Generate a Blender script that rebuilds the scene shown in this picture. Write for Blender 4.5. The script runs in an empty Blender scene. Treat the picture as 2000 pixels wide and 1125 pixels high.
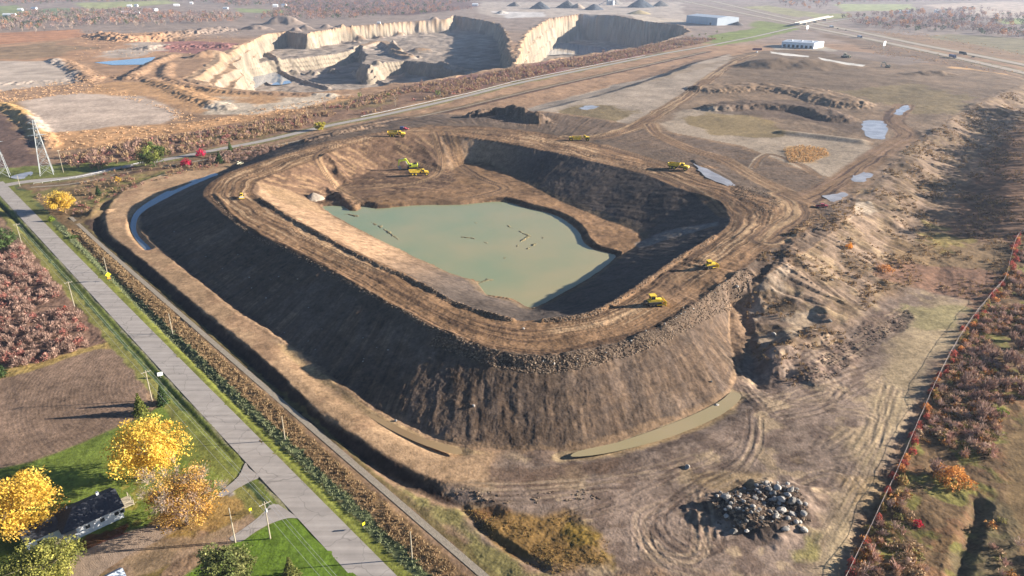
import bpy, bmesh, math, random
import numpy as np
from math import radians, sin, cos, pi, atan2, hypot

# ------------------------------------------------------------------ camera, world, sun, exposure
sc = bpy.context.scene
COL = sc.collection
FPX, CAMH, HOR = 1428.0, 115.0, -60.0          # focal length in pixels of a 2000 px wide picture, flying height
PITCH = math.atan((562.5 - HOR) / FPX)
cam = bpy.data.cameras.new("camera")
cam.sensor_width = 36.0
cam.lens = 36.0 * FPX / 2000.0
cam.clip_start, cam.clip_end = 1.0, 30000.0
camo = bpy.data.objects.new("camera", cam)
camo.location = (0, 0, CAMH)
camo.rotation_euler = (pi / 2 - PITCH, 0, 0)
COL.objects.link(camo)
sc.camera = camo

SUN_EL, SUN_AZ = radians(14.5), radians(6.5)    # azimuth measured from +X towards +Y
w = bpy.data.worlds.new("World"); sc.world = w; w.use_nodes = True
nt = w.node_tree
sky = nt.nodes.new("ShaderNodeTexSky"); sky.sky_type = 'NISHITA'; sky.sun_disc = False
sky.sun_elevation = SUN_EL; sky.sun_rotation = pi / 2 - SUN_AZ
sky.air_density = 0.65; sky.dust_density = 0.1; sky.ozone_density = 3.0
bg = nt.nodes["Background"]; bg.inputs[1].default_value = 0.05
nt.links.new(sky.outputs[0], bg.inputs[0])
sl = bpy.data.lights.new("sun", 'SUN'); sl.energy = 5.0; sl.angle = radians(0.55); sl.color = (1.0, 0.93, 0.84)
so = bpy.data.objects.new("sun", sl); COL.objects.link(so)
so.rotation_euler = (pi / 2 - SUN_EL, 0, SUN_AZ + pi / 2)
so.location = (300, 0, 300)
sc.view_settings.view_transform = 'Standard'; sc.view_settings.look = 'None'
sc.view_settings.exposure = 1.82; sc.view_settings.gamma = 1.0
sc.cycles.max_bounces = 4; sc.cycles.diffuse_bounces = 2; sc.cycles.glossy_bounces = 2
sc.cycles.transmission_bounces = 2; sc.cycles.volume_bounces = 0; sc.cycles.transparent_max_bounces = 4

rng = np.random.default_rng(7)
random.seed(7)

# ------------------------------------------------------------------ picture point -> world point
CP, SP = cos(PITCH), sin(PITCH)
def P(u, v, z=0.0):
    a = u - 1000.0; b = 562.5 - v
    t = (CAMH - z) / (FPX * SP - b * CP)
    return a * t, (FPX * CP + b * SP) * t
def W(pts, z=0.0):
    return np.array([P(u, v, z) for u, v in pts])
def smooth(pts, n=6, closed=False):
    """Catmull-Rom resampling of a polyline (N,2)."""
    p = np.asarray(pts, float); out = []; N = len(p)
    for i in range(N if closed else N - 1):
        if closed: a, b, c, d = p[i - 1], p[i], p[(i + 1) % N], p[(i + 2) % N]
        else: a, b, c, d = p[max(i - 1, 0)], p[i], p[i + 1], p[min(i + 2, N - 1)]
        for k in range(n):
            t = k / n
            out.append(.5 * ((2 * b) + (c - a) * t + (2 * a - 5 * b + 4 * c - d) * t * t + (3 * b - a - 3 * c + d) * t ** 3))
    if not closed: out.append(p[-1])
    return np.array(out)
def sm(a, b, x):
    t = np.clip((x - a) / (b - a), 0, 1); return t * t * (3 - 2 * t)
_T = np.random.default_rng(3).random((256, 256)).astype(np.float32)
def vnoise(x, y, o=0):
    x = np.asarray(x, np.float32) + o * 17.37; y = np.asarray(y, np.float32) + o * 41.13
    ix = np.floor(x); iy = np.floor(y); fx = x - ix; fy = y - iy
    ix = ix.astype(np.int32); iy = iy.astype(np.int32)
    fx = fx * fx * (3 - 2 * fx); fy = fy * fy * (3 - 2 * fy)
    x0, x1, y0, y1 = ix & 255, (ix + 1) & 255, iy & 255, (iy + 1) & 255
    a = _T[x0, y0]; b = _T[x1, y0]; c = _T[x0, y1]; d = _T[x1, y1]
    return (a + (b - a) * fx) * (1 - fy) + (c + (d - c) * fx) * fy - .5
def fbm(x, y, f, oct=4, o=0, gain=.5):
    r = 0; amp = 1.0
    for k in range(oct):
        c, s = cos(.7 * k + .3), sin(.7 * k + .3)
        r = r + amp * vnoise((x * c - y * s) * f, (x * s + y * c) * f, o + k); amp *= gain; f *= 2.03
    return r
def lin(c):
    c = np.array(c, float) / 255.0
    return np.where(c <= .04045, c / 12.92, ((c + .055) / 1.055) ** 2.4)
ALB = 0.66                                        # sun-lit look -> base colour
def alb(r, g, b, k=1.0): return lin((r, g, b)) * ALB * k

# ------------------------------------------------------------------ terrain grid (polar, finer near the camera's foot)
NT = 1400
th = np.radians(np.linspace(-48, 48, NT)).astype(np.float32)
rs = [84.0]
while rs[-1] < 9000:
    r = rs[-1]
    d = min(max(.22, .68 * (r * r + CAMH ** 2) / CAMH / 731), 3.0 if r < 1500 else 3.0 + (r - 1500) * .03)
    rs.append(r + d)
rs = np.array(rs, np.float32); NR = len(rs)
GX = np.sin(th)[None, :] * rs[:, None]; GY = np.cos(th)[None, :] * rs[:, None]
HZ = np.zeros((NR, NT), np.float32)
CC = np.zeros((NR, NT, 3), np.float32)
ROUGH = np.full((NR, NT), 1.0, np.float32)       # how much small relief a spot carries
ZONE = np.zeros((NR, NT), np.uint8)
def block(pts, pad):
    """index slices of the grid that cover the bounding box of pts + pad"""
    x0, y0 = pts.min(0) - pad; x1, y1 = pts.max(0) + pad
    y0 = max(y0, 1.0); y1 = max(y1, 2.0)
    cs = [atan2(x, y) for x in (x0, x1) for y in (y0, y1)]
    nx = 0.0 if x0 <= 0 <= x1 else min(abs(x0), abs(x1))
    rmin = hypot(nx, y0); rmax = max(hypot(x, y) for x in (x0, x1) for y in (y0, y1))
    i0 = max(int(np.searchsorted(rs, rmin)) - 1, 0); i1 = min(int(np.searchsorted(rs, rmax)) + 1, NR)
    j0 = max(int(np.searchsorted(th, min(cs))) - 1, 0); j1 = min(int(np.searchsorted(th, max(cs))) + 1, NT)
    return slice(i0, max(i1, i0)), slice(j0, max(j1, j0))
def sdist(pts, X, Y):
    """signed distance, positive inside the closed polygon"""
    d = np.full(X.shape, 1e9, np.float32); ins = np.zeros(X.shape, bool); n = len(pts)
    for i in range(n):
        ax, ay = pts[i]; bx, by = pts[(i + 1) % n]; ex, ey = bx - ax, by - ay
        L = ex * ex + ey * ey
        if L < 1e-9: continue
        t = np.clip(((X - ax) * ex + (Y - ay) * ey) / L, 0, 1)
        d = np.minimum(d, (X - ax - t * ex) ** 2 + (Y - ay - t * ey) ** 2)
        if ey != 0:
            c = ((ay <= Y) != (by <= Y)) & (X < ax + (Y - ay) * (ex / ey)); ins ^= c
    return np.where(ins, np.sqrt(d), -np.sqrt(d)).astype(np.float32)
def lineco(pts, X, Y):
    """lateral signed distance to an open polyline and the arc length along it"""
    d = np.full(X.shape, 1e9, np.float32); s = np.zeros(X.shape, np.float32); sg = np.ones(X.shape, np.float32); acc = 0.0
    for i in range(len(pts) - 1):
        ax, ay = pts[i]; bx, by = pts[i + 1]; ex, ey = bx - ax, by - ay; L = hypot(ex, ey)
        if L < 1e-6: continue
        t = np.clip(((X - ax) * ex + (Y - ay) * ey) / (L * L), 0, 1)
        q = (X - ax - t * ex) ** 2 + (Y - ay - t * ey) ** 2
        m = q < d
        d = np.where(m, q, d); s = np.where(m, acc + t * L, s)
        sg = np.where(m, np.sign((X - ax) * ey - (Y - ay) * ex), sg); acc += L
    return np.sqrt(d) * sg, s

# ------------------------------------------------------------------ terrain: outlines (picture points put on their real level)
RIMZ, RIMI, FLZ, WZ = 11.0, 10.7, 0.2, -1.0
R1 = smooth(W([(396,378),(410,395),(467,440),(500,456),(550,480),(670,545),(750,590),(825,630),(862,652),(925,676),(1000,692),(1075,696),
     (1130,687),(1175,674),(1250,655),(1312,625),(1375,580),(1425,547),(1462,517),(1500,490),(1550,455),(1580,425),(1575,400),(1530,385),(1490,385),(1440,362),
     (1380,340),(1330,324),(1250,303),(1180,284),(1120,270),(1050,258),(960,248),(870,246),(800,249),(740,258),(680,270),(620,285),(560,300),
     (500,318),(450,335),(415,353)], RIMZ), 3, True)
R2 = smooth(W([(500,382),(575,427),(650,470),(705,497),(750,517),(812,547),(875,585),(937,610),(1000,625),(1037,627),(1137,617),(1200,590),
     (1250,557),(1312,512),(1362,480),(1400,458),(1422,440),(1424,420),(1400,392),(1325,367),(1250,337),(1150,313),(1075,296),(1000,281),
     (930,270),(870,263),(815,262),(760,268),(700,280),(650,296),(615,312),(560,332),(508,352),(497,366)], RIMI), 3, True)
FL = smooth(W([(628,402),(655,425),(725,460),(800,497),(875,532),(930,552),(955,578),(1000,586),(1037,602),(1072,588),(1150,545),(1202,505),
     (1255,470),(1235,450),(1180,428),(1110,400),(1040,365),(985,335),(945,318),(900,322),(870,338),(800,330),(740,330),(700,345),(668,360),(640,385)], FLZ), 3, True)
PO = smooth(W([(630,405),(662,427),(725,460),(800,497),(875,532),(930,552),(950,575),(1000,584),(1037,601),(1072,586),(1150,543),(1202,503),
     (1187,494),(1160,487),(1140,472),(1130,452),(1107,432),(1075,417),(1025,405),(1000,397),(970,393),(900,400),(850,400),(800,402),(737,407),(712,403),(650,402)], WZ), 3, True)
TO = smooth(W([(400,350),(362,367),(312,392),(275,414),(270,435),(276,457),(300,483),(337,514),(375,548),(425,589),(475,625),(500,640),(562,678),(625,728),(660,757),
     (722,803),(774,829),(842,858),(893,871),(1000,878),(1120,878),(1205,861),(1274,837),(1342,813),(1404,782),(1428,762),(1440,720),(1425,660),
     (1424,610)], 0.0), 3)
TO = np.vstack([TO, W([(1462,585),(1515,555),(1590,505),(1665,440),(1670,380),(1560,345),(1450,300),(1300,270),(1150,240),(1000,222),(870,212),(760,220),(680,236),(600,254),(520,282),(460,305),(425,328)], 4.0)])
PLAT = smooth(W([(1490,535),(1520,512),(1560,496),(1610,462),(1680,400),(1760,318),(1830,258),(1900,205),(1985,172),(1985,150),(1850,128),(1600,98),(1480,100),(1400,112),
     (1250,165),(1050,215),(900,240),(700,266),(640,290),(800,330),(1000,420),(1250,500)], 9.0), 3, True)

# base level
b = block(PLAT, 60); X, Y = GX[b], GY[b]
sd = sdist(PLAT, X, Y) + fbm(X, Y, .03, 3, 5) * 8
HZ[b] = 9.0 * (.5 * sm(-26, 2, sd) + .5 * np.clip((sd + 44) / 44, 0, 1))
HZ += (HZ > .01) * 1.4 * np.exp(-((GX - P(1545,460,11)[0]) ** 2 + (GY - P(1545,460,11)[1]) ** 2) / 55 ** 2) * HZ / 9
_x, _y = P(1500, 660, 2); HZ *= 1 - .62 * np.exp(-((GX - _x) ** 2 + (GY - _y) ** 2) / 26 ** 2)
PLS = np.full(HZ.shape, -999, np.float32); PLS[b] = sd

# the dike of the cell: outer slope, crest, inner slope, floor, pond bed
b = block(TO, 4); X, Y = GX[b], GY[b]
dT, d1, d2, dF, dP = (sdist(q, X, Y) for q in (TO, R1, R2, FL, PO))
z = HZ[b].copy()
ring_t = d1 / np.maximum(d1 - d2, .5)
OUT = (dT > 0) & (d1 <= 0); RING = (d1 > 0) & (d2 <= 0); INN = (d2 > 0) & (dF <= 0); FLO = (dF > 0)
tt = dT / np.maximum(dT - d1, .3)
z = np.where(OUT, z + (RIMZ - z) * np.clip(tt, 0, 1), z)
z = np.where(RING, RIMZ - .3 * sm(.55, 1.0, ring_t), z)
tin = d2 / np.maximum(d2 - dF, .3)
z = np.where(INN, RIMI + (FLZ - RIMI) * np.clip(tin, 0, 1), z)
z = np.where(FLO, FLZ + np.clip(dF * .03, 0, .5), z)
z = np.where(dP > 0, WZ - .15 - np.clip(dP, 0, 8) * .1, np.where(FLO & (dP > -3), WZ + .1 + np.clip(-dP, 0, 3) * .5, z))
HZ[b] = z
PIT = dict(b=b, OUT=OUT, RING=RING, INN=INN, FLO=FLO, rt=ring_t, tt=tt, tin=tin, d1=d1, d2=d2, dF=dF, dP=dP, dT=dT)
ZONE[b] = np.where(OUT | INN | FLO, 1, ZONE[b]); ZONE[b] = np.where(RING, 2, ZONE[b])
PX = np.arctan2(GX[b] - 5, 395 - GY[b])             # bearing round the cell

def ridge(px, hgt, wid, z=0.0, sharp=1.0, rough=.0, flat=0.0, zmode='add'):
    """a bank (or ditch, with a negative height) along a line"""
    q = smooth(W(px, z), 4); bb = block(q, wid * 1.6); X, Y = GX[bb], GY[bb]
    d, s = lineco(q, X, Y); d = np.abs(d) + fbm(X, Y, .25, 3, 9) * wid * rough
    HZ[bb] += hgt * (1 - sm(flat * wid, wid, d)) ** sharp * (1 + fbm(X, Y, .12, 2, 4) * rough * 1.4)
    return bb, d, s
def mound(u, v, rad, hgt, z=0.0, asp=1.0, rot=0.0, rough=.3, power=1.0):
    x, y = P(u, v, z); bb = block(np.array([[x, y]]), rad * 2.2 * max(asp, 1)); X, Y = GX[bb] - x, GY[bb] - y
    c, s = cos(rot), sin(rot); a, e = (X * c + Y * s) / asp, (-X * s + Y * c)
    r = np.hypot(a, e) / rad + fbm(GX[bb], GY[bb], 1.6 / rad, 3, 2) * rough
    HZ[bb] += hgt * (1 - sm(0, 1, r)) ** power
    return bb, r
# perimeter bench left of the cell, its outer ditch
BEN = [(420,330),(330,357),(262,390),(232,425),(240,462),(275,497),(340,548),(400,598),(465,650),(530,700),(590,765),(655,813),(720,850),(785,885),(860,910),(960,925)]
BOUT = [(240,372),(215,400),(206,432),(213,457),(226,472),(246,482),(312,537),(375,590),(437,640),(500,688),(561,743),(630,815),(688,850),(746,887),(808,918),(876,935),(950,948)]
BPOLY = W([(440,345),(400,352),(362,369),(312,394),(277,416),(272,435),(279,457),(302,483),(339,514),(377,548),(427,589),(477,625),(502,640),(564,678),(627,728),(662,757),(724,803),(776,829),(844,858),(895,871),(960,880)] + BOUT[::-1] + [(300,345),(380,328),(440,318)], 1.0)
bb = block(BPOLY, 6); X, Y = GX[bb], GY[bb]; sdB = sdist(BPOLY, X, Y) + fbm(X, Y, .2, 3, 4) * 1.0; HZ[bb] = np.where(sdB < -4.4, HZ[bb], np.maximum(HZ[bb], 1.6 * sm(-4.5, .3, sdB) * (1 - .85 * sm(-45, -5, X)) * (1 - .6 * sm(330, 370, Y))))
MO = [(420,340),(370,362),(305,392),(267,415),(259,437),(264,460),(290,487)]
ridge(MO, -1.6, 3.2, 0.8); ridge([(560,686),(615,735),(650,765),(715,808),(770,835),(840,865),(890,879)], -.75, 5.5, 0.8)
OD = [(205,395),(192,425),(196,455),(228,492),(300,552),(370,612),(440,668),(520,740),(590,805),(650,852),(720,905),(800,945),(880,975),(960,1000)]
ridge(OD, -1.0, 4.0, 0.0, rough=.2)
# roadside ditches
ridge([(-60,360),(5,405),(120,520),(230,640),(330,755),(460,890)], -.9, 2.6)
ridge([(140,450),(205,520),(300,622),(420,752),(520,858),(640,985),(770,1125)], -.8, 2.6)
# green strip of water right of the near slope
bbM, _, _ = ridge([(1100,890),(1180,884),(1270,862),(1340,838),(1400,810),(1440,785)], -.7, 6.0)
# spoil banks on the right
def px_rand(lo, hi): return rng.uniform(lo, hi)
for u, v, r, h, z, a, ro in [(1545,640,20,1.6,3,1.7,1.0),(1555,705,17,1.8,0,1.6,.9),(1620,570,20,1.6,4,1.6,1.0),(1680,480,20,1.5,5,1.7,1.0),(1745,395,20,1.6,6,1.8,1.0),
        (1795,325,22,2,7,1.8,1.1),(1850,270,24,2.4,7,1.8,1.1),(1950,215,26,3,6,1.8,.8),(1630,425,13,1.6,9,2.2,1.0)]:
    mound(u, v, r, h, z, a, ro, .5)
ridge([(1479,572),(1505,545),(1535,515),(1561,470)], 1.6, 5, 8, rough=.5)
ridge([(1505,720),(1530,690),(1560,672),(1600,660)], 2.2, 6, 1, rough=.5)
ridge([(1446,600),(1462,640),(1472,690),(1482,735)], -.8, 3.5, 3.0, rough=.3); mound(1505, 752, 6, -.6, 0, 1.5, .1, .4)
# erosion gullies running down the face of the bank
EDGE = smooth(W([(1462,560),(1500,520),(1560,500),(1610,462),(1680,400),(1760,318),(1830,258),(1900,205),(1985,172)], 9), 4)
bb = block(EDGE, 48); X, Y = GX[bb], GY[bb]; dE, sE = lineco(EDGE, X, Y); face = sm(-2, 3, np.abs(dE)) * (1 - sm(24, 44, np.abs(dE))) * (PLS[bb] < 4)
gul = np.abs(fbm(sE * .22 + np.abs(dE) * .02, np.abs(dE) * .02, 1, 3, 77)); HZ[bb] += face * (gul * 1.3 - .3 + fbm(X, Y, .18, 3, 14) * .5); GUL = (bb, face * sm(.16, .02, gul))
# banks on the plateau behind the cell
ridge([(1390,175),(1480,172),(1580,182),(1650,203)], 3.4, 28, 9, flat=.35, rough=.25)
ridge([(1400,212),(1480,208),(1570,215),(1630,232)], 3.4, 18, 9, flat=.3, rough=.25)
ridge([(1530,260),(1600,268),(1680,278)], 2.0, 9, 9)
mound(1555, 128, 52, 9, 9, 1.5, -.1, .2); mound(1490, 130, 30, 5, 9, 1.6, 0, .2)
mound(1820, 145, 16, 4, 9, 2.4, 0, .3)
ridge([(930,222),(965,213),(1000,222),(1030,238),(1050,245)], 6.5, 13, 7, rough=.35)
ridge([(598,286),(650,273),(700,262),(750,253)], 2.2, 6, 4, rough=.6)
ridge([(640,312),(655,318),(668,330)], 2.0, 5, 8, rough=.4); ridge([(640,365),(668,378),(690,395)], 1.6, 5, 3, rough=.5)
mound(1545, 985, 9, 2.4, 0, 1.2, .6, .5); mound(1440, 1000, 8, 2.2, 0, 1.5, .5, .6); mound(1490, 960, 6, 1.6, 0, 1.3, .1, .5); mound(1500, 1025, 7, 1.4, 0, 1.3, .1, .5); mound(187, 418, 7, 3.2, 0, 1.3, .2, .35)
mound(1470, 392, 26, 1.2, 11, 1.6, -.6, .5)
ridge([(420,380),(480,440),(600,502),(750,585),(870,650),(960,680)], .5, 2.0, RIMZ, rough=.5)
ridge([(510,392),(575,432),(705,503),(812,552),(900,597),(1000,628)], .8, 2.0, RIMI - .5, rough=.5)
ridge([(1060,628),(1137,619),(1200,592),(1312,514),(1395,462)], .9, 1.8, RIMI, rough=.4)
# crest windrow of rubble on the near right rim
ridge([(850,655),(960,690),(1075,702),(1180,684),(1260,662),(1330,625),(1400,573),(1460,530)], .8, 3.5, RIMZ - .5, rough=.7)
# trench on the right fringe and low banks
ridge([(1870,1125),(1895,1045),(1918,985)], -1.2, 3.0)
ridge([(1640,1125),(1700,1010),(1755,880),(1800,790)], -.9, 3.0)
ridge([(905,990),(945,1035),(1000,1075),(1060,1110)], -.7, 2.0)
# borrow lands left of the quarry
ridge([(0,205),(40,222),(70,250),(95,285)], 3.0, 10, 0, rough=.4); ridge([(0,165),(120,158),(230,150),(300,158),(380,190),(440,212)], 2.0, 16, 0, rough=.4)
ridge([(110,118),(150,135),(175,160)], 3, 18, 0, rough=.4); ridge([(250,155),(300,125),(340,108)], 3, 14, 0, rough=.3)
ridge([(330,125),(325,150),(390,172),(480,182),(650,186)], 2.0, 12, 0, rough=.3)
ridge([(200,70),(260,78),(340,70),(430,60)], 7, 45, 0, rough=.4); ridge([(290,96),(350,92),(440,92)], 5, 25, 0, rough=.3)
mound(320, 78, 40, -10, 0, 1.6, .3, .3)
# ---- the quarry
def pit(px, ztop, zbot, slope, warp=6.0, near_soft=None):
    q = W(px, ztop); bb = block(q, 10); X, Y = GX[bb], GY[bb]
    sd = sdist(q, X, Y) + fbm(X, Y, .03, 4, 11) * warp + vnoise(X * .12, Y * .12, 3) * warp * .15
    if slope == 2.2: slope = .5 + 1.7 * sm(P(455, 120)[0] / P(455, 120)[1], P(560, 90)[0] / P(560, 90)[1], X / Y + fbm(X, Y, .01, 2, 12) * .04)   # the west side is a long graded slope
    steps = np.clip(sd * slope, 0, ztop - zbot)
    n = 3.0; q_ = steps / (ztop - zbot) * n; q_ = (np.floor(q_) + sm(.3, .85, q_ - np.floor(q_))) / n * (ztop - zbot)
    h = np.where(sd > 0, ztop - q_, 99.0)
    HZ[bb] = np.where(sd > 0, np.minimum(HZ[bb], h), HZ[bb]); ZONE[bb] = np.where(sd > -4, 3, ZONE[bb])
    return bb, sd
pit([(455,177),(600,180),(700,174),(780,162),(880,151),(1000,129),(1008,118),(995,100),(990,70),(975,46),(940,39),(886,30),(872,38),(800,42),(700,50),(640,58),
     (600,66),(560,62),(520,66),(480,84),(440,104),(400,130),(372,152),(410,172)], 0, -28, 2.2, 10)
pit([(470,178),(480,128),(520,119),(556,116),(600,112),(660,105),(704,92),(716,106),(710,122),(716,137),(750,122),(790,119),(828,120),(850,124),(930,150),(925,165),(800,174),(600,188)], -28, -48, 1.6, 8)
pit([(1000,129),(1012,110),(1015,85),(1035,60),(1060,44),(1075,36),(1130,28),(1200,30),(1262,42),(1332,50),(1348,62),(1295,82),(1200,98),(1100,113)], 0, -62, 2.6, 8)
for u, v, r, h, z, a, ro in [(560,72,42,18,-28,1.4,.1),(505,85,30,10,-28,1.4,0),(820,102,22,8,-28,1.5,.2),(415,150,26,10,-28,1.6,.9)]:
    mound(u, v, r, h, z, a, ro, .25)
for q, zz in [([(527,128),(570,153),(640,173)],-48),([(768,82),(772,95),(785,103)],-28),([(763,105),(790,110),(820,114)],-28),([(692,142),(700,150),(725,158),(765,167)],-48),([(860,124),(940,146)],-28),([(655,83),(700,85)],-28)]: ridge(q, 4.0, 7, zz, rough=.3)
for u, v, r, h in [(640,82,16,9),(668,80,13,7),(700,79,18,10),(742,75,14,8),(780,70,16,9),(825,66,14,8),(850,62,15,8),(600,86,16,10),(580,90,14,8)]: mound(u, v, r, h, -28, 1.4, 0, .3)
for u, v, r, h in [(575,146,12,8),(610,146,12,9),(650,143,12,8),(740,150,10,7),(790,150,10,7)]: mound(u, v, r, h, -48, 1.4, 0, .3)
ridge([(700,95),(745,85),(765,95),(780,110),(800,115)], 5, 16, -28, flat=.4)
HZ[ZONE == 3] += fbm(GX[ZONE == 3], GY[ZONE == 3], .05, 3, 21) * 2.2
print("grid", NR, NT)

# ------------------------------------------------------------------ flat beds for the paved ways
ROADC = W([(-170,170+30),(111,480),(732,1127)]); ROADC[0] = ROADC[1] + (ROADC[1] - ROADC[2]) * .66
_d = ROADC[2] - ROADC[1]; ROADC = np.array([ROADC[1] - _d * .545, ROADC[1], ROADC[2] + _d * .25])
TRAIL = W([(138,424),(201,482),(500,742),(945,1125),(1010,1180)])
CROSS = smooth(W([(-200,420),(-60,378),(10,362),(60,354),(150,346),(220,330),(300,316),(380,301),(440,289),(520,274),(640,246),(760,222),(900,190),(1000,165),(1100,144),(1200,124),(1300,104),(1370,92),(1420,82),(1480,70),(1560,52),(1620,42),(1700,30)]), 4)
STRIP = smooth(W([(60,366),(150,358),(240,338),(340,322),(440,305),(560,280),(640,262),(700,252),(800,232),(900,210),(1000,186),(1100,163),(1200,141),(1300,119),(1380,101)]), 4)
HWA = smooth(W([(1290,-6),(1340,3),(1420,20),(1500,36),(1600,57),(1700,77),(1800,98),(1900,120),(2010,145),(2120,172)]), 3)
HWB = smooth(W([(1340,-8),(1400,4),(1500,28),(1600,48),(1650,57),(1700,67),(1800,88),(1900,107),(2010,129),(2120,152)]), 3)
LANE = smooth(W([(1400,88),(1440,78),(1500,90),(1560,98),(1640,104)], 4), 3)
def bed(q, wid, z=0.0, soft=3.0):
    bb = block(q, wid + soft); X, Y = GX[bb], GY[bb]; d = np.abs(lineco(q, X, Y)[0])
    m = 1 - sm(wid, wid + soft, d); HZ[bb] = HZ[bb] * (1 - m) + z * m; ROUGH[bb] *= 1 - m
for q, wd in ((ROADC, 4.3), (CROSS, 4.2), (STRIP, 1.8), (TRAIL, 1.3), (HWA, 8), (HWB, 8)): bed(q, wd)
DRIVES = [('driveway', [(479,904),(486,914),(506,931),(490,940),(462,955),(436,970),(424,968),(434,958),(466,930)], 'asph'), ('driveway', [(532,972),(540,982),(575,1006),(584,1012),(562,1012),(530,1022),(500,1038),(470,1058),(448,1052),(470,1036),(500,1014),(524,990)], 'asph'),
    ('driveway', [(135,1092),(160,1078),(240,1045),(318,1032),(330,1038),(300,1060),(250,1085),(200,1118),(180,1135),(135,1135)], 'grav')]
def bedpoly(px, z=0.0, soft=2.0, rough=.1):
    q = W(px, z); bb = block(q, soft); m = sm(-soft, 0, sdist(q, GX[bb], GY[bb]))
    HZ[bb] = HZ[bb] * (1 - m) + z * m; ROUGH[bb] *= 1 - m * (1 - rough)

for _n, _px, _m in DRIVES: bedpoly(_px, 0.0, 1.2, 0.0)

# ------------------------------------------------------------------ colours of the soil, grass and rock (base colours, per zone)
CC[:] = alb(158, 128, 100)
def paint(px, c, feather=3.0, warp=4.0, freq=.05, z=0.0, a=1.0, k=1.0, rough=None, zone=None, cut=None):
    q = W(px, z); bb = block(q, feather + warp); X, Y = GX[bb], GY[bb]
    sd = sdist(q, X, Y) + fbm(X, Y, freq, 4, 13) * warp * 1.6
    m = sm(-feather, feather, sd) * a
    if cut is not None: m = m * sm(cut - .12, cut + .12, fbm(X, Y, freq * 2.2, 4, 31))
    CC[bb] = CC[bb] * (1 - m[..., None]) + (alb(*c) * k) * m[..., None]
    if rough is not None: ROUGH[bb] = ROUGH[bb] * (1 - m) + rough * m
    if zone: ZONE[bb] = np.where(sd > 0, zone, ZONE[bb])
    return bb, m
def mixc(bb, m, c):
    CC[bb] = CC[bb] * (1 - m[..., None]) + alb(*c) * m[..., None]
def stripes(q, w0, w1, c, feather=.8, warp=.6, freq=.12, a=1.0, side=True, rough=None, zone=None):
    """band between lateral distances w0..w1 of a line (signed)"""
    bb = block(q, max(abs(w0), abs(w1)) + 3); X, Y = GX[bb], GY[bb]; d, s = lineco(q, X, Y)
    if not side: d = np.abs(d)
    d = d + fbm(X, Y, freq, 3, 7) * warp * 2
    m = sm(w0 - feather, w0 + feather, d) * (1 - sm(w1 - feather, w1 + feather, d)) * a
    mixc(bb, m, c)
    if rough is not None: ROUGH[bb] = ROUGH[bb] * (1 - m) + rough * m
    if zone: ZONE[bb] = np.where(m > .5, zone, ZONE[bb])
    return bb, m
far = sm(500, 760, GY)[..., None]
CC[:] = CC * (1 - far) + alb(178, 142, 110) * far
# far fields and woods floor
far2 = sm(1250, 1500, GY + GX * .15 + fbm(GX, GY, .004, 3) * 200)[..., None]
CC[:] = CC * (1 - far2) + alb(164, 144, 128) * far2
for px, c in [([(-40,14),(35,10),(60,26),(30,44),(-40,46)],(150,156,100)),([(150,6),(330,0),(350,6),(200,18),(160,16)],(178,176,118)),([(40,22),(120,14),(210,28),(90,40)],(140,150,110)),
        ([(460,16),(560,20),(570,27),(470,24)],(160,165,110)),([(1630,8),(1780,8),(1790,20),(1650,22)],(176,176,120)),([(1800,10),(1960,3),(2100,8),(2100,36),(1950,36),(1860,22)],(205,182,160)),
        ([(1945,36),(2100,36),(2100,52),(1950,46)],(165,172,105)),([(1560,28),(1660,26),(1660,36),(1600,38)],(165,160,105)),([(1500,10),(1600,26),(1560,34),(1450,14)],(168,158,110)),
        ([(1850,66),(2050,78),(2100,130),(1950,110),(1780,76)],(150,136,102)),([(1700,60),(1800,70),(2000,104),(2100,130),(2100,140),(1900,104),(1740,76)],(160,130,100)),
        ([(1560,55),(1700,80),(1850,112),(2000,146),(2100,180),(1900,150),(1720,104)],(142,116,92)),([(1480,40),(1560,52),(1470,72),(1400,84),(1380,84),(1450,66)],(135,140,72)),
        ([(560,0),(900,0),(960,10),(800,30),(560,22)],(132,106,96)),([(940,4),(1330,4),(1345,40),(1200,28),(1070,34),(980,34),(930,26)],(196,178,160))]:
    paint(px, c, 12, 14, .01)
paint([(960,22),(1060,24),(1060,32),(990,36)], (225,215,205), 5, 10, .02); paint([(1230,28),(1340,40),(1340,46),(1250,42)], (215,195,170), 5, 8, .02)
# borrow lands
paint([(-60,66),(150,58),(170,70),(120,78),(-60,92)], (196,142,104), 8, 12, .02); paint([(-60,95),(180,70),(330,60),(300,120),(150,120),(-60,122)], (190,148,112), 8, 16, .02)
paint([(-60,98),(110,82),(180,94),(60,118),(-60,112)], (150,128,98), 6, 20, .02, a=.7)
paint([(-60,120),(112,119),(128,134),(165,160),(-60,186)], (206,186,166), 5, 7, .03, rough=.25); paint([(35,198),(110,186),(200,178),(268,182),(330,210),(352,228),(300,244),(180,258),(90,263),(62,242)], (212,188,166), 5, 6, .03, rough=.25)
paint([(60,262),(350,240),(450,226),(640,192),(720,188),(600,222),(420,252),(280,280),(110,296)], (205,158,112), 5, 8, .04)
paint([(-20,205),(32,196),(60,240),(90,270),(70,285),(20,240)], (205,165,110), 4, 6, .05)
paint([(150,180),(220,160),(300,160),(480,185),(640,190),(480,224),(380,220),(300,190)], (200,156,112), 5, 8, .03)
paint([(430,190),(470,192),(500,210),(560,190),(640,184),(690,184),(620,205),(500,222),(390,222)], (214,194,168), 5, 10, .05)
paint([(-20,208),(20,235),(60,280),(100,330),(0,330),(-60,330)], (120,96,84), 3, 6, .06)
paint([(330,80),(440,82),(520,92),(400,106),(290,100)], (168,118,108), 8, 14, .03); paint([(200,105),(270,82),(330,86),(300,108),(210,114)], (196,176,156), 6, 16, .03)
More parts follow.
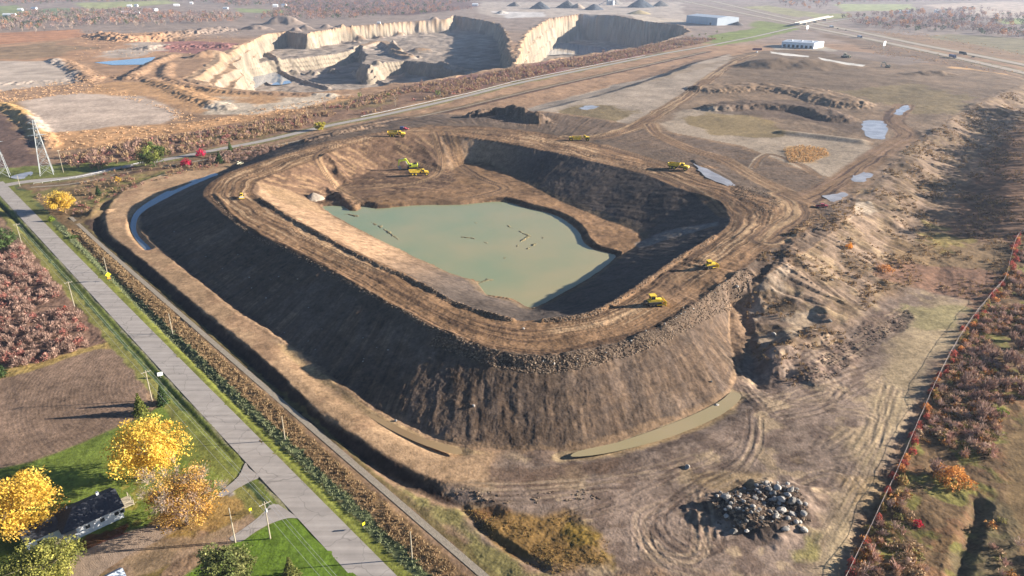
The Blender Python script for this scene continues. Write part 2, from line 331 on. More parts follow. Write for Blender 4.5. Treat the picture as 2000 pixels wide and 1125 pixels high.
# brush strip between quarry and road
paint([(110,300),(300,268),(480,240),(640,208),(780,170),(1000,134),(1200,102),(1340,70),(1400,78),(1300,100),(1100,140),(900,184),(640,240),(440,284),(240,322),(140,338)], (142,112,90), 4, 6, .05)
for u, v, cc in [(480,262,(150,135,80)),(700,205,(150,130,90)),(560,232,(160,125,90)),(900,165,(140,100,92)),(1050,138,(150,105,98)),(1200,112,(150,108,95))]:
    paint([(u-90,v+8),(u,v-16),(u+90,v-26),(u+40,v+6)], cc, 4, 12, .08, a=.7)
paint([(1380,70),(1440,60),(1540,48),(1560,58),(1470,80),(1400,90)], (140,148,78), 4, 6, .05)
# plateau behind the cell
paint([(480,300),(700,262),(900,236),(1050,214),(1250,164),(1400,112),(1600,98),(2020,150),(2020,175),(1700,330),(1620,420),(1480,560),(1000,420)], (146,122,98), 5, 8, .04, z=9)
paint([(965,206),(1060,186),(1200,150),(1330,128),(1425,106),(1438,116),(1370,172),(1290,220),(1180,262),(1110,262),(1040,238)], (180,161,140), 3, 4, .06, z=9, rough=.3)
paint([(1080,225),(1130,206),(1220,205),(1240,225),(1190,252),(1130,254)], (132,113,76), 3, 10, .06, z=9, a=.85, rough=.8)
paint([(1100,190),(1200,160),(1330,130),(1420,118),(1390,130),(1230,172)], (160,138,112), 2, 6, .08, z=9, a=.6)
paint([(1290,242),(1340,215),(1430,214),(1530,258),(1690,278),(1712,290),(1640,342),(1580,378),(1540,366),(1430,312),(1320,266)], (180,160,136), 3, 4, .06, z=9, rough=.3)
paint([(1320,232),(1400,220),(1480,226),(1540,262),(1480,268),(1380,262)], (146,124,82), 3, 9, .06, z=9, a=.85)
paint([(1530,294),(1560,284),(1612,290),(1620,304),(1590,316),(1540,318)], (190,154,108), 1.5, 4, .1, z=9); paint([(1545,330),(1580,340),(1590,352),(1560,352)], (196,150,98), 1, 4, .1, z=9)
paint([(1160,290),(1200,272),(1300,290),(1400,330),(1440,360),(1400,355),(1300,318)], (176,158,136), 2, 5, .08, z=9, a=.8, rough=.4)
paint([(1400,330),(1440,335),(1470,362),(1430,372),(1380,345)], (196,176,150), 1.5, 4, .1, z=9, rough=.3)
paint([(1410,355),(1480,360),(1540,400),(1530,430),(1500,450),(1440,400)], (92,74,62), 2, 5, .1, z=10.5, a=.85, rough=1.4)
paint([(1430,110),(1500,95),(1620,100),(1700,140),(1850,170),(1990,176),(1900,206),(1800,235),(1740,205),(1640,180),(1420,160)], (132,110,88), 4, 8, .05, z=9)
paint([(1640,180),(1760,160),(1900,190),(1860,225),(1780,225)], (140,122,82), 4, 14, .06, z=9, a=.6)
paint([(1380,165),(1500,168),(1640,182),(1710,212),(1740,225),(1700,240),(1600,215),(1420,205)], (150,124,98), 2, 3, .08, z=10)
paint([(1400,196),(1560,196),(1640,215),(1700,250),(1660,262),(1580,236),(1400,222)], (104,86,74), 2, 3, .1, z=9, a=.7)
paint([(1590,88),(1640,92),(1800,108),(1840,126),(1760,136),(1640,118),(1580,100)], (150,130,114), 3, 5, .06, z=4, rough=.3)
paint([(1500,84),(1600,84),(1640,96),(1520,100)], (185,170,150), 3, 3, .06, z=3, rough=.2)
paint([(1505,101),(1535,104),(1580,109),(1579,112),(1540,109),(1506,104)], (238,230,216), .8, .6, .1, z=9); paint([(1598,112),(1640,120),(1690,127),(1682,131),(1640,126),(1605,117)], (238,230,216), .8, .6, .1, z=9)
paint([(1860,140),(1960,150),(2060,168),(2060,178),(1950,160),(1850,148)], (215,170,120), 3, 4, .05)
# right flank and its foot
FLK = [(1455,560),(1500,505),(1590,440),(1680,385),(1770,300),(1850,245),(1960,190),(2060,170),(2060,260),(1990,235),(1900,300),(1850,390),(1800,470),(1730,560),(1600,700),(1500,760),(1460,700)]
paint(FLK, (156,131,108), 4, 5, .06, z=5, rough=.6)
paint(FLK, (122,100,74), 4, 5, .06, z=5, cut=.05, a=.8); paint(FLK, (172,146,112), 2, 5, .09, z=5, cut=.22, a=.7)
paint([(1590,430),(1620,405),(1700,390),(1720,400),(1650,432),(1600,445)], (205,184,158), 1.5, 6, .12, z=9); paint([(1480,545),(1520,500),(1560,480),(1550,520),(1510,560),(1480,600)], (186,164,140), 1.5, 6, .14, z=7, a=.6)
paint([(1480,650),(1560,635),(1600,640),(1560,660),(1500,680),(1490,670)], (200,176,146), 1.2, 3, .1, z=3); paint([(1500,640),(1590,610),(1610,650),(1540,660)], (196,172,142), 1.2, 5, .1, z=2, a=.6)
paint([(2100,180),(1990,235),(1920,310),(1860,400),(1820,460),(1900,480),(2100,470)], (132,100,76), 4, 8, .05, rough=1.3)
paint([(1820,455),(1900,470),(2010,480),(1985,560),(1900,640),(1890,585),(1800,560),(1700,585),(1740,500)], (138,112,80), 4, 8, .07, rough=1.3); paint([(1700,545),(1800,520),(1960,520),(1940,590),(1890,600),(1800,575)], (142,106,84), 3, 8, .1, a=.9, rough=1.3)
paint([(1800,440),(1860,455),(1900,470),(1850,490),(1790,470)], (150,132,72), 2, 8, .1, a=.8)
NR_ = [(1460,700),(1600,690),(1700,600),(1800,565),(1890,588),(1880,640),(1800,760),(1740,900),(1680,1010),(1630,1130),(1000,1130),(900,1010),(880,960),(1000,890),(1200,870),(1400,800)]
paint(NR_, (152,130,112), 2.5, 4, .08, rough=.38); paint(NR_, (118,98,84), 2, 4, .1, cut=.05, a=.8); paint(NR_, (184,158,124), 2, 4, .07, cut=.28, a=.8)
paint([(1760,640),(1820,590),(1890,590),(1880,645),(1800,740),(1740,850),(1690,980),(1640,1125),(1590,1125),(1650,960),(1680,880),(1700,760)], (184,160,124), 3, 4, .08, rough=.35); paint([(1770,600),(1880,600),(1860,640),(1800,660)], (160,148,100), 2, 6, .1, a=.7)
paint([(1600,700),(1680,640),(1780,600),(1790,625),(1700,680),(1640,740),(1590,760),(1560,740)], (118,96,82), 1.5, 4, .12, rough=2.4, a=.8)
paint([(1640,930),(1730,930),(1700,985),(1660,990)], (178,150,112), 1.5, 4, .1); paint([(1340,930),(1430,920),(1560,905),(1520,930),(1430,962)], (178,150,112), 1.5, 5, .1, a=.8, rough=.3)
paint([(860,905),(1000,920),(1150,915),(1200,900),(1120,950),(980,950)], (112,88,70), 1.5, 5, .12, a=.7); paint([(870,915),(905,910),(910,925),(880,930)], (190,158,118), .8, 1.5, .2); paint([(910,926),(960,925),(940,938)], (190,158,118), .8, 1.5, .2)
paint([(1540,1060),(1600,1050),(1570,1125),(1520,1130)], (150,138,80), 2, 6, .12, a=.8)
paint([(905,985),(1000,1000),(1100,1010),(1190,1060),(1180,1100),(1080,1125),(1010,1090),(940,1035)], (134,104,60), 2, 3, .1, rough=1.6); paint([(905,985),(980,1000),(960,1040),(1000,1080),(960,1050)], (120,84,54), 1.5, 3, .15, a=.7)
paint([(1080,1005),(1180,1040),(1185,1090),(1120,1075)], (150,122,52), 1.5, 4, .2, a=.7)
paint([(760,935),(860,985),(905,995),(1010,1095),(1080,1140),(960,1140),(900,1070)], (142,130,82), 1.5, 3, .12, rough=.9)
paint([(1380,985),(1450,950),(1560,970),(1590,1020),(1500,1045),(1420,1030)], (84,70,60), 1.5, 4, .15, rough=1.5)
paint([(1320,1000),(1360,980),(1400,1000),(1395,1040),(1340,1045)], (120,100,84), 1, 3, .15, a=.5)
# fringe beyond the fence
FR = [(2060,440),(1990,460),(1960,540),(1880,660),(1790,830),(1720,980),(1650,1130),(2060,1130)]
paint(FR, (126,100,70), 1.2, 2, .1, rough=1.3, zone=None); paint(FR, (138,132,66), 1.2, 2, .08, cut=.15, a=.8); paint(FR, (144,106,74), 1.2, 2, .1, cut=.25, a=.8)
paint([(2060,780),(1995,800),(1960,880),(1960,960),(2000,1060),(2060,1100)], (138,112,76), 1.5, 2, .1, rough=.4, zone=4)
paint([(1860,1120),(1900,1000),(1950,960),(1990,1060),(2010,1130)], (116,102,72), 1.5, 4, .12, a=.8)
# left of the road
paint([(-160,430),(0,430),(60,490),(215,660),(290,735),(200,690),(60,720),(-160,760)], (132,104,86), 2, 3, .1, rough=1.2)
paint([(-160,760),(-20,750),(60,722),(180,680),(215,676),(250,700),(282,740),(292,790),(240,830),(150,870),(60,905),(-160,960)], (146,120,99), .8, .8, .1, rough=.25, zone=4)
paint([(-160,745),(60,712),(190,672),(225,664),(215,680),(180,684),(60,726),(-160,772)], (172,145,88), .8, 1.5, .2)
LAWN = [(-200,960),(60,905),(150,870),(240,830),(300,800),(330,780),(480,905),(470,925),(430,960),(340,1000),(240,1060),(150,1130),(-200,1130)]
paint(LAWN, (122,136,58), .8, 1, .1, rough=.3, zone=5)
paint([(470,1060),(545,1015),(580,1010),(600,1030),(700,1130),(330,1150),(420,1090)], (108,132,46), .8, .6, .1, rough=.3, zone=5)
paint([(440,960),(500,935),(530,960),(538,975),(500,1000),(420,1040),(300,1110),(180,1130),(250,1060),(340,1000)], (146,124,70), .8, 4, .15, rough=.3, zone=5, a=.9)
paint([(230,900),(330,900),(420,960),(430,1010),(340,1040),(260,1000)], (168,146,72), 1, 4, .25, cut=-.02, a=.6)
paint([(300,1010),(380,985),(440,985),(470,1020),(380,1060),(290,1090),(230,1100)], (186,148,88), 1, 5, .2, a=.75)
paint([(130,1085),(235,1040),(320,1020),(360,1030),(250,1090),(190,1125),(140,1130)], (176,152,130), .6, 1, .15, rough=.2)
paint([(240,1075),(330,1050),(420,1040),(500,1000),(545,975),(575,1010),(520,1025),(440,1070),(330,1100),(260,1125),(200,1130)], (172,144,116), .8, 1.2, .15, a=.8, rough=.2)
paint([(430,950),(490,915),(520,930),(500,945),(450,968)], (168,156,146), .5, .5, .2, rough=.1); paint([(518,975),(545,975),(570,1005),(560,1020),(530,1010)], (172,158,144), .5, .5, .2, rough=.1)
paint([(155,1060),(245,1030),(250,1046),(170,1082)], (124,62,50), .5, 2, .4, a=.8)
# road corridor; distances are measured to the right (+) of the road axis seen along its course towards the camera
RD = ROADC[::-1]                                   # + is the side of the earthworks
stripes(RD, -10.5, -3.2, (142,136,74), .5, .6, .2, rough=.4); stripes(RD, -7.4, -5.9, (70,84,50), .4, .5, .3); stripes(RD, -5.9, -3.2, (116,124,58), .4, .4, .3)
stripes(RD, 3.2, 14.5, (132,106,76), .6, .8, .25, rough=.6); stripes(RD, 9.5, 14, (152,122,86), .6, 2.0, .3, a=.5); stripes(RD, 5.9, 9.4, (100,108,72), .6, .8, .3, rough=.5); stripes(RD, 3.0, 4.1, (160,148,122), .3, .5, .4, a=.7); stripes(RD, -4.2, -3.0, (156,144,118), .3, .5, .4, a=.7); stripes(RD, 3.2, 6.0, (136,138,64), .4, .5, .3, rough=.4)
paint([(455,1062),(500,1040),(545,1016),(582,1012),(604,1030),(640,1066),(700,1132),(330,1150),(400,1095)], (108,132,46), .6, .5, .1, rough=.25, zone=5); paint([(330,780),(478,900),(484,910),(470,926),(440,945),(400,930),(350,860)], (132,136,64), .8, 1.5, .15, rough=.3, zone=5, a=.8)
bb, _ = stripes(TRAIL[::-1], 1.2, 9.0, (84,66,54), .8, 1.0, .2, a=0)
q = W([(138,424),(201,482),(500,742),(560,795),(650,865),(740,915),(800,945),(860,980),(905,985),(860,955),(740,888),(630,815),(560,743),(430,640),(300,528),(240,478),(205,440),(190,410)])
X, Y = GX[block(q,4)], GY[block(q,4)]
m = sm(-1.2, 1.2, sdist(q, X, Y) + fbm(X, Y, .2, 4, 3) * 1.6); mixc(block(q,4), m, (78,62,52))
stripes(TRAIL[::-1], .9, 2.6, (128,112,70), .4, .8, .3, a=.8)
paint([(190,330),(420,300),(560,284),(600,262),(560,285),(440,330),(330,352),(230,385),(200,420),(150,440),(60,385),(150,362)], (142,118,84), 2, 4, .08, rough=1.2)
for u, v in [(210,372),(180,395),(260,352),(300,345),(230,400),(90,372)]: paint([(u-40,v+8),(u+20,v-10),(u+50,v-8),(u,v+12)], (132,128,70), 1.5, 4, .12, a=.7)
paint([(-60,330),(120,322),(280,312),(280,322),(100,350),(-60,372)], (124,128,66), 1.5, 4, .1); paint([(5,375),(60,372),(100,440),(60,425),(30,395)], (130,128,70), 1.2, 2, .15)
paint([(225,400),(300,352),(400,318),(470,305),(460,325),(420,345),(350,357),(280,380),(235,415)], (150,126,98), 1.5, 2, .1, rough=.5)
paint([(310,345),(345,340),(350,348),(315,352)], (205,190,165), 1, 3, .2)
stripes(STRIP, -7, 5, (140,116,88), 1.2, 2.0, .06, side=True); stripes(STRIP[8:], 2.0, 7.5, (104,80,66), 1, 1.2, .06)
stripes(CROSS, -7, 7, (132,128,76), 1.2, 2.5, .06, a=.8)
for H_ in (HWA, HWB): stripes(H_, -13, 13, (150,134,100), 2, 2, .03)

# bench round the left of the cell
bb = block(BPOLY, 6); X, Y = GX[bb], GY[bb]; m = sm(-1.0, .8, sdB); mixc(bb, m, (186,152,116)); ROUGH[bb] = ROUGH[bb] * (1 - m) + .25 * m
mixc(bb, m * sm(.05, .35, fbm(X * .4 + Y * .3, Y * .5 - X * .4, .2, 4, 6)) * .6, (160,126,96)); ZONE[bb] = np.where((sdB > 0) & (ZONE[bb] == 0), 1, ZONE[bb])
paint([(1080,894),(1180,892),(1270,870),(1340,848),(1405,818),(1440,792),(1456,770),(1425,758),(1404,780),(1342,810),(1274,836),(1205,858),(1100,878)], (178,152,116), .8, 1.5, .2, rough=.15); paint([(545,680),(600,730),(650,768),(710,810),(770,845),(840,872),(940,892),(960,884),(900,876),(842,857),(774,826),(722,800),(660,756),(620,728),(570,684)], (188,156,114), .8, 1.2, .2, rough=.15)
# --- the cell itself
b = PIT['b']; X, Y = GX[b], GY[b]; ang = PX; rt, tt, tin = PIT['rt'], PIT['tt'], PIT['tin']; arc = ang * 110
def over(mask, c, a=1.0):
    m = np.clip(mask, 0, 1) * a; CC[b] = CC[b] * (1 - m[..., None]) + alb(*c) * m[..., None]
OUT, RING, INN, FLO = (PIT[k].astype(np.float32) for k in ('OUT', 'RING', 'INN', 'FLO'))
over(OUT, (120,98,79)); over(OUT * sm(.02, .3, fbm(arc * 1.6, tt * 2.0, 1, 3, 91)), (156,129,103), .5); over(OUT * sm(.04, .28, fbm(arc * 2.2, tt * 3, 1, 3, 97)), (82,67,55), .5); over(OUT * sm(.12, .3, fbm(arc * .03, tt * 22, 1, 2, 99)), (92,78,68), .4); over(OUT * sm(.15, .4, fbm(X, Y, .05, 3, 93)), (134,114,97), .5)
over(OUT * sm(-.1, .3, fbm(arc * .5, tt * 2, 1, 3, 2)), (104,89,77), .5); over(OUT * sm(.05, .35, fbm(arc * .7, tt * 3, 1, 3, 6)), (124,105,90), .6)
over(OUT * sm(.80, .86, tt + fbm(X, Y, .3, 3, 2) * .12), (112,94,78)); over(OUT * (1 - sm(.03, .08, tt + fbm(X, Y, .3, 3, 2) * .06)), (160,130,100), .8)
over(RING, (150,117,86)); wv = fbm(X, Y, .04, 3, 8) * .10
brk = sm(-.25, .15, fbm(X, Y, .05, 3, 48)); st = fbm((rt + wv) * 17, arc * .03, 1, 4, 40, .7); over(RING * sm(.05, .25, st), (96,74,57), .85); over(brk * RING * sm(.04, .3, fbm((rt + wv * 1.8) * 22, arc * .02, 1, 4, 50, .7)) * sm(.12, .25, rt) * (1 - sm(.8, .95, rt)), (204,168,128), .95)
over(RING * (1 - sm(.02, .10, rt + fbm(X, Y, .3, 3, 1) * .05)), (96,76,60), .7)
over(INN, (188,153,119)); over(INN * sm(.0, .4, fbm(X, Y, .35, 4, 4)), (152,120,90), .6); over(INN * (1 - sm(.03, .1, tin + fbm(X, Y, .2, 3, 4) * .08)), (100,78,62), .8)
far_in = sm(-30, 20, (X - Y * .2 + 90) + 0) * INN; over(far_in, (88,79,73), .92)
over(FLO, (150,117,86)); over(FLO * sm(.02, .3, fbm(X * .5 + Y * .2, Y, .12, 4, 17)), (164,128,92), .7); over(FLO * sm(.1, .35, fbm(X, Y * 1.6, .2, 4, 27)), (100,77,58), .7)
dP = PIT['dP']; over(FLO * sm(-3.5, -1.5, dP + fbm(X, Y, .3, 3, 3) * 2) * (1 - sm(-.4, .2, dP)), (92,72,56), .9); over(INN * sm(.86, .96, tin + fbm(X, Y, .3, 3, 52) * .06), (132,110,82), .6)
for px, w_ in [([(676,418),(700,423),(730,436),(752,449),(768,460),(786,476)], .55),([(905,463),(925,466),(948,474),(975,484),(998,492)], .45),([(998,492),(985,503),(970,522)], .5),([(990,440),(1012,450),(1036,462)], .4),([(1036,460),(1020,470),(1008,482)], .35),([(940,552),(960,546),(975,549)], .9),([(905,425),(940,440),(965,450)], .3),([(1040,462),(1062,464),(1030,486)], .3)]:
    q = smooth(W(px, WZ), 5); bb = block(q, 3); X_, Y_ = GX[bb], GY[bb]; d = np.abs(lineco(q, X_, Y_)[0]) + fbm(X_, Y_, .4, 3, 8) * 1.6; HZ[bb] = np.where(d < w_ * 2, np.maximum(HZ[bb], WZ + .05 - .16 * sm(0, w_ * 1.3, d)), HZ[bb]); mixc(bb, 1 - sm(w_, w_ * 2.5, d), (146,136,102))
# north-west end of the cell: dug slope, ramp and spoil
q = W([(500,366),(560,335),(640,310),(700,290),(760,275),(850,268),(890,330),(870,345),(740,360),(690,370),(660,392),(640,396),(560,372)], 7); m = sm(-2, 2, sdist(q, X, Y) + fbm(X, Y, .15, 3, 5) * 5)
over(m * (1 - RING), (128,100,78)); over(m * (1 - RING) * sm(.05, .3, fbm(X * .3, Y * .3, .8, 4, 15)), (96,74,58), .85); over(m * (1 - RING) * sm(.12, .35, fbm(arc, tin * 6, .5, 3, 19)), (176,142,106), .7)
q = W([(500,372),(560,370),(620,380),(632,402),(560,402)], 6); m = sm(-1.5, 1.5, sdist(q, X, Y)); over(m, (172,140,106))
# rock fill on the right inner corner
q = W([(1240,455),(1300,442),(1400,450),(1400,458),(1320,462),(1250,470)], 5); over(sm(-1, 1, sdist(q, X, Y)), (150,140,128), .7)
# quarry: rock by steepness
gr_r = np.gradient(HZ, axis=0) / np.gradient(rs)[:, None]; gr_t = np.gradient(HZ, axis=1) / (rs[:, None] * (th[1] - th[0])); STEEP = np.hypot(gr_r, gr_t)
Q = (ZONE == 3)
c = np.where((STEEP > .75)[..., None], alb(158, 143, 122), alb(172, 154, 136)) * (1 + .5 * fbm(GX, GY, .05, 4, 23) * 1.0)[..., None] * (1 + .35 * fbm(GX * .2, HZ * 4, .25, 3, 3))[..., None]
c = np.where(((HZ > -6) | ((STEEP < .75) & (HZ > -24)))[..., None], alb(176, 146, 116), c)
CC[Q] = c[Q]; mixc(GUL[0], GUL[1] * .6, (112,90,72))
# --- dirt tracks: pairs of packed wheel lanes with dark loose soil between
def dirt(px, wid, z, c=(178,146,110), dark=(104,82,66), a=1.0, depth=.25, fr=1.4, lift=0.0, zone=2):
    q = smooth(W(px, z), 5); bb = block(q, wid * 1.5 + 3); X, Y = GX[bb], GY[bb]; d, s = lineco(q, X, Y); dd = d + fbm(X, Y, .06, 3, 3) * wid * .25
    m = (1 - sm(wid * .75, wid * 1.15, np.abs(dd))) * a; n = fbm(dd * fr / 2, s * .02, 1, 3, 60 + len(px)); n2 = fbm(dd * fr / 2 + 31, s * .015, 1, 3, 80)
    mixc(bb, m, (142,112,84)); mixc(bb, m * sm(.02, .22, n), c); mixc(bb, m * sm(.05, .25, n2), dark)
    HZ[bb] += m * (np.clip(n, -.4, .4) * depth * .5 + lift); ROUGH[bb] *= 1 - .6 * m
    if zone: ZONE[bb] = np.where(m > .6, zone, ZONE[bb])
dirt([(1110,272),(1170,270),(1240,246),(1300,212),(1350,180),(1395,146),(1440,118),(1480,104)], 7.5, 9.5, (184,154,118))
dirt([(1270,240),(1290,262),(1345,290),(1410,310),(1470,345),(1530,376),(1566,402)], 6, 10, (172,142,108))
dirt([(1568,400),(1630,365),(1690,320),(1750,280),(1775,262),(1745,235),(1765,205)], 8.5, 9.3, (150,120,96), (92,70,58), fr=1.0)
dirt([(1500,470),(1545,440),(1568,410),(1530,380)], 8, 10.8, (180,148,112))
dirt([(1230,330),(1310,350),(1370,380),(1420,420)], 3, 10.8); dirt([(1180,285),(1260,310),(1320,330),(1350,328),(1390,325)], 4, 11)
dirt([(640,300),(622,312),(626,325),(680,352),(720,378),(745,396)], 3.0, 8, (176,142,106)); dirt([(690,362),(760,358),(830,345),(862,320),(850,285),(840,266)], 3, 3, (176,142,106)); dirt([(875,275),(900,320),(940,345),(985,365),(900,385),(800,390)], 5, 2, (170,134,98))
dirt([(450,332),(520,310),(600,288),(700,268),(800,256),(900,254),(1000,262)], 4, RIMZ, (184,150,114)); dirt([(1470,330),(1500,300),(1560,320),(1600,345)], 3, 9, (190,170,144), (120,102,86))
TRK0 = [[(1470,800),(1465,850),(1440,905),(1380,935),(1320,975),(1290,1010),(1300,1050),(1350,1080),(1400,1070),(1400,1040)],[(1480,820),(1475,870),(1440,925),(1370,960),(1310,990),(1262,1015),(1262,1060),(1300,1100),(1380,1125)],
 [(1375,955),(1355,985),(1370,1040),(1375,1070),(1350,1090),(1300,1085),(1265,1050)],[(1385,960),(1375,1000),(1385,1050),(1400,1080)],[(1340,1000),(1330,1020),(1360,1030)],[(1250,1040),(1280,1090),(1330,1120)],
 [(1500,790),(1560,770),(1640,740),(1700,715)],[(1490,800),(1560,785),(1650,760)],[(1520,815),(1600,800),(1680,760),(1720,735)],[(1560,735),(1620,740),(1640,770),(1600,790),(1540,790)],[(1580,700),(1640,660),(1720,630),(1770,600)],[(1600,720),(1660,690),(1740,645)],
 [(1440,905),(1350,930),(1260,945),(1160,950),(1050,970),(900,975)],[(880,950),(1000,950),(1150,940),(1280,925),(1380,900),(1440,860)],[(1640,800),(1720,820),(1690,880),(1620,900)],[(1650,850),(1600,880),(1540,900)],[(1740,760),(1710,860),(1660,960),(1600,1060)],[(1755,760),(1725,870),(1680,960),(1620,1080)],
 [(1120,1010),(1190,990),(1270,950),(1340,910)],[(1560,940),(1600,925),(1640,930),(1650,950),(1590,970)],[(1440,780),(1480,770),(1530,775),(1600,760)],[(1430,700),(1465,760),(1500,790)]]
TRK = [(t, 0.0) for t in TRK0]
for t in TRK0:
    for _ in range(3):
        a_ = int(rng.integers(0, max(1, len(t) - 3))); b_ = int(rng.integers(a_ + 2, len(t) + 1)); jx, jy = rng.normal(0, 11, len(t)), rng.normal(0, 8, len(t)); TRK.append(([(u + p_ + jx.mean(), v + q_) for (u, v), p_, q_ in zip(t[a_:b_], jx[a_:b_], jy[a_:b_])], .01))
for k, (t, sh_) in enumerate(TRK):
    for off in (sh_ - 1.05, sh_ + 1.05):
        q = smooth(W(t, 0), 5); dq = np.gradient(q, axis=0); nn = np.stack([-dq[:, 1], dq[:, 0]], 1) / np.maximum(np.hypot(*dq.T), .01)[:, None]; q = q + nn * off
        bb = block(q, 2); X, Y = GX[bb], GY[bb]; d = np.abs(lineco(q, X, Y)[0]) + vnoise(X * .3, Y * .3, k) * .4
        mixc(bb, (1 - sm(.25, .6, d)) * (.6 if sh_ == 0 else .35) * sm(-.2, .15, fbm(X, Y, .12, 3, k)), (184,158,128) if k % 3 else (96,78,66)); HZ[bb] -= .022 * (1 - sm(.2, .7, d)) - .018 * sm(.5, .8, d) * (1 - sm(.9, 1.4, d))
# furrows of the ploughed fields
Z4 = ZONE == 4
x, y = GX[Z4], GY[Z4]; f = np.hypot(x + 88, (y - 205) * 1.0); HZ[Z4] += .012 * np.sin(f * 2 * pi / 1.1 + fbm(x, y, .1, 2) * 2) * (y > 150)
CC[Z4] *= (1 + .05 * np.sin(f * 2 * pi / 1.1) + .2 * fbm(x, y, .4, 3, 2))[:, None]
# small relief everywhere else
fine = 1 - sm(500, 1200, GY)
HZ += ROUGH * (fbm(GX, GY, .09, 3, 61) * .5 + fbm(GX, GY, .45, 3, 71) * .17 * fine + fbm(GX, GY, 1.3, 2, 75) * .07 * (1 - sm(250, 420, GY)))
b = PIT['b']; X, Y = GX[b], GY[b]; OUTb = PIT['OUT'] * sm(0, .1, tt) * (1 - sm(.85, 1, tt)); INNb = PIT['INN'].astype(np.float32)
HZ[b] += OUTb * (np.abs(fbm(arc * .30, tt * 1.8, 1, 3, 33)) * -.3 + fbm(arc * 1.1, tt * 4, 1, 3, 36) * .17 + fbm(X, Y, .9, 2, 38) * .05) + INNb * fbm(arc * .4, tin * 2, 1, 3, 43) * .16 + PIT['RING'] * (fbm((rt + wv) * 17, arc * .03, 1, 4, 40, .7) * .13 + fbm(X, Y, .6, 3, 44) * .04 + fbm(X, Y, .25, 3, 46) * .1 * sm(.1, .3, fbm(X, Y, .03, 2, 47)))
for px in ([(1684,240),(1702,234),(1725,238),(1735,250),(1730,268),(1710,272),(1690,264)],[(1662,345),(1690,336),(1705,340),(1690,352),(1672,354)],[(1610,385),(1640,376),(1650,380),(1625,395)],[(1745,220),(1768,206),(1775,212),(1760,224)],[(1130,212),(1150,206),(1168,208),(1150,214)],[(1355,318),(1370,325),(1430,358),(1440,368),(1420,364),(1370,336)]):
    q = W(px, 9.2); bb = block(q, 5); m = sm(-3, 0, sdist(q, GX[bb], GY[bb])); k = np.unravel_index(np.argmax(m), m.shape); HZ[bb] = HZ[bb] * (1 - m) + HZ[bb][k] * m
# relative light and dark of the bare earth
g = (1 + .42 * fbm(GX, GY, .06, 4, 91) + .4 * fbm(GX, GY, .5, 3, 95) * fine + .35 * vnoise(GX * 1.9, GY * 1.9, 96) * (1 - sm(250, 420, GY))); CC *= np.clip(g, .4, 1.7)[..., None]

# ------------------------------------------------------------------ materials
MATS = {}
def N(nt, t, **k):
    n = nt.nodes.new(t)
    for a, v in k.items(): setattr(n, a, v)
    return n
def mat(name, color=(.5, .5, .5), rough=.8, spec=.3, metal=0.0, noise=.0, nscale=3.0, bump=.0, bscale=8.0, attr=None, coord='Object', objvar=0.0, trans=0.0):
    """a Principled surface whose colour carries two scales of noise"""
    if name in MATS: return MATS[name]
    m = bpy.data.materials.new(name); m.use_nodes = True; nt = m.node_tree; L = nt.links.new; p = nt.nodes['Principled BSDF']
    p.inputs['Roughness'].default_value = rough; p.inputs['Specular IOR Level'].default_value = spec; p.inputs['Metallic'].default_value = metal
    tc = N(nt, 'ShaderNodeTexCoord')
    if attr: a = N(nt, 'ShaderNodeAttribute', attribute_name=attr); src = a.outputs['Color']
    else: a = N(nt, 'ShaderNodeRGB'); a.outputs[0].default_value = (*color, 1); src = a.outputs[0]
    if noise:
        n1 = N(nt, 'ShaderNodeTexNoise'); n1.inputs['Scale'].default_value = nscale; n1.inputs['Detail'].default_value = 8; n1.inputs['Roughness'].default_value = .62; L(tc.outputs[coord], n1.inputs['Vector'])
        mr = N(nt, 'ShaderNodeMapRange'); mr.inputs['From Min'].default_value = .25; mr.inputs['From Max'].default_value = .75; mr.inputs['To Min'].default_value = 1 - noise; mr.inputs['To Max'].default_value = 1 + noise
        L(n1.outputs['Fac'], mr.inputs['Value'])
        mx = N(nt, 'ShaderNodeVectorMath', operation='SCALE'); L(src, mx.inputs[0]); L(mr.outputs[0], mx.inputs['Scale']); src = mx.outputs[0]
    if objvar:
        oi = N(nt, 'ShaderNodeObjectInfo'); mr = N(nt, 'ShaderNodeMapRange'); mr.inputs['To Min'].default_value = 1 - objvar; mr.inputs['To Max'].default_value = 1 + objvar; L(oi.outputs['Random'], mr.inputs['Value'])
        mx = N(nt, 'ShaderNodeVectorMath', operation='SCALE'); L(src, mx.inputs[0]); L(mr.outputs[0], mx.inputs['Scale']); src = mx.outputs[0]
    L(src, p.inputs['Base Color'])
    if bump:
        n2 = N(nt, 'ShaderNodeTexNoise'); n2.inputs['Scale'].default_value = bscale; n2.inputs['Detail'].default_value = 4; L(tc.outputs[coord], n2.inputs['Vector'])
        bp = N(nt, 'ShaderNodeBump'); bp.inputs['Strength'].default_value = bump; bp.inputs['Distance'].default_value = .3; L(n2.outputs['Fac'], bp.inputs['Height']); L(bp.outputs[0], p.inputs['Normal'])
    MATS[name] = m; return m
M_soil = mat('soil', attr='tint', rough=.95, spec=.1, noise=.36, nscale=.9, bump=.35, bscale=1.8)

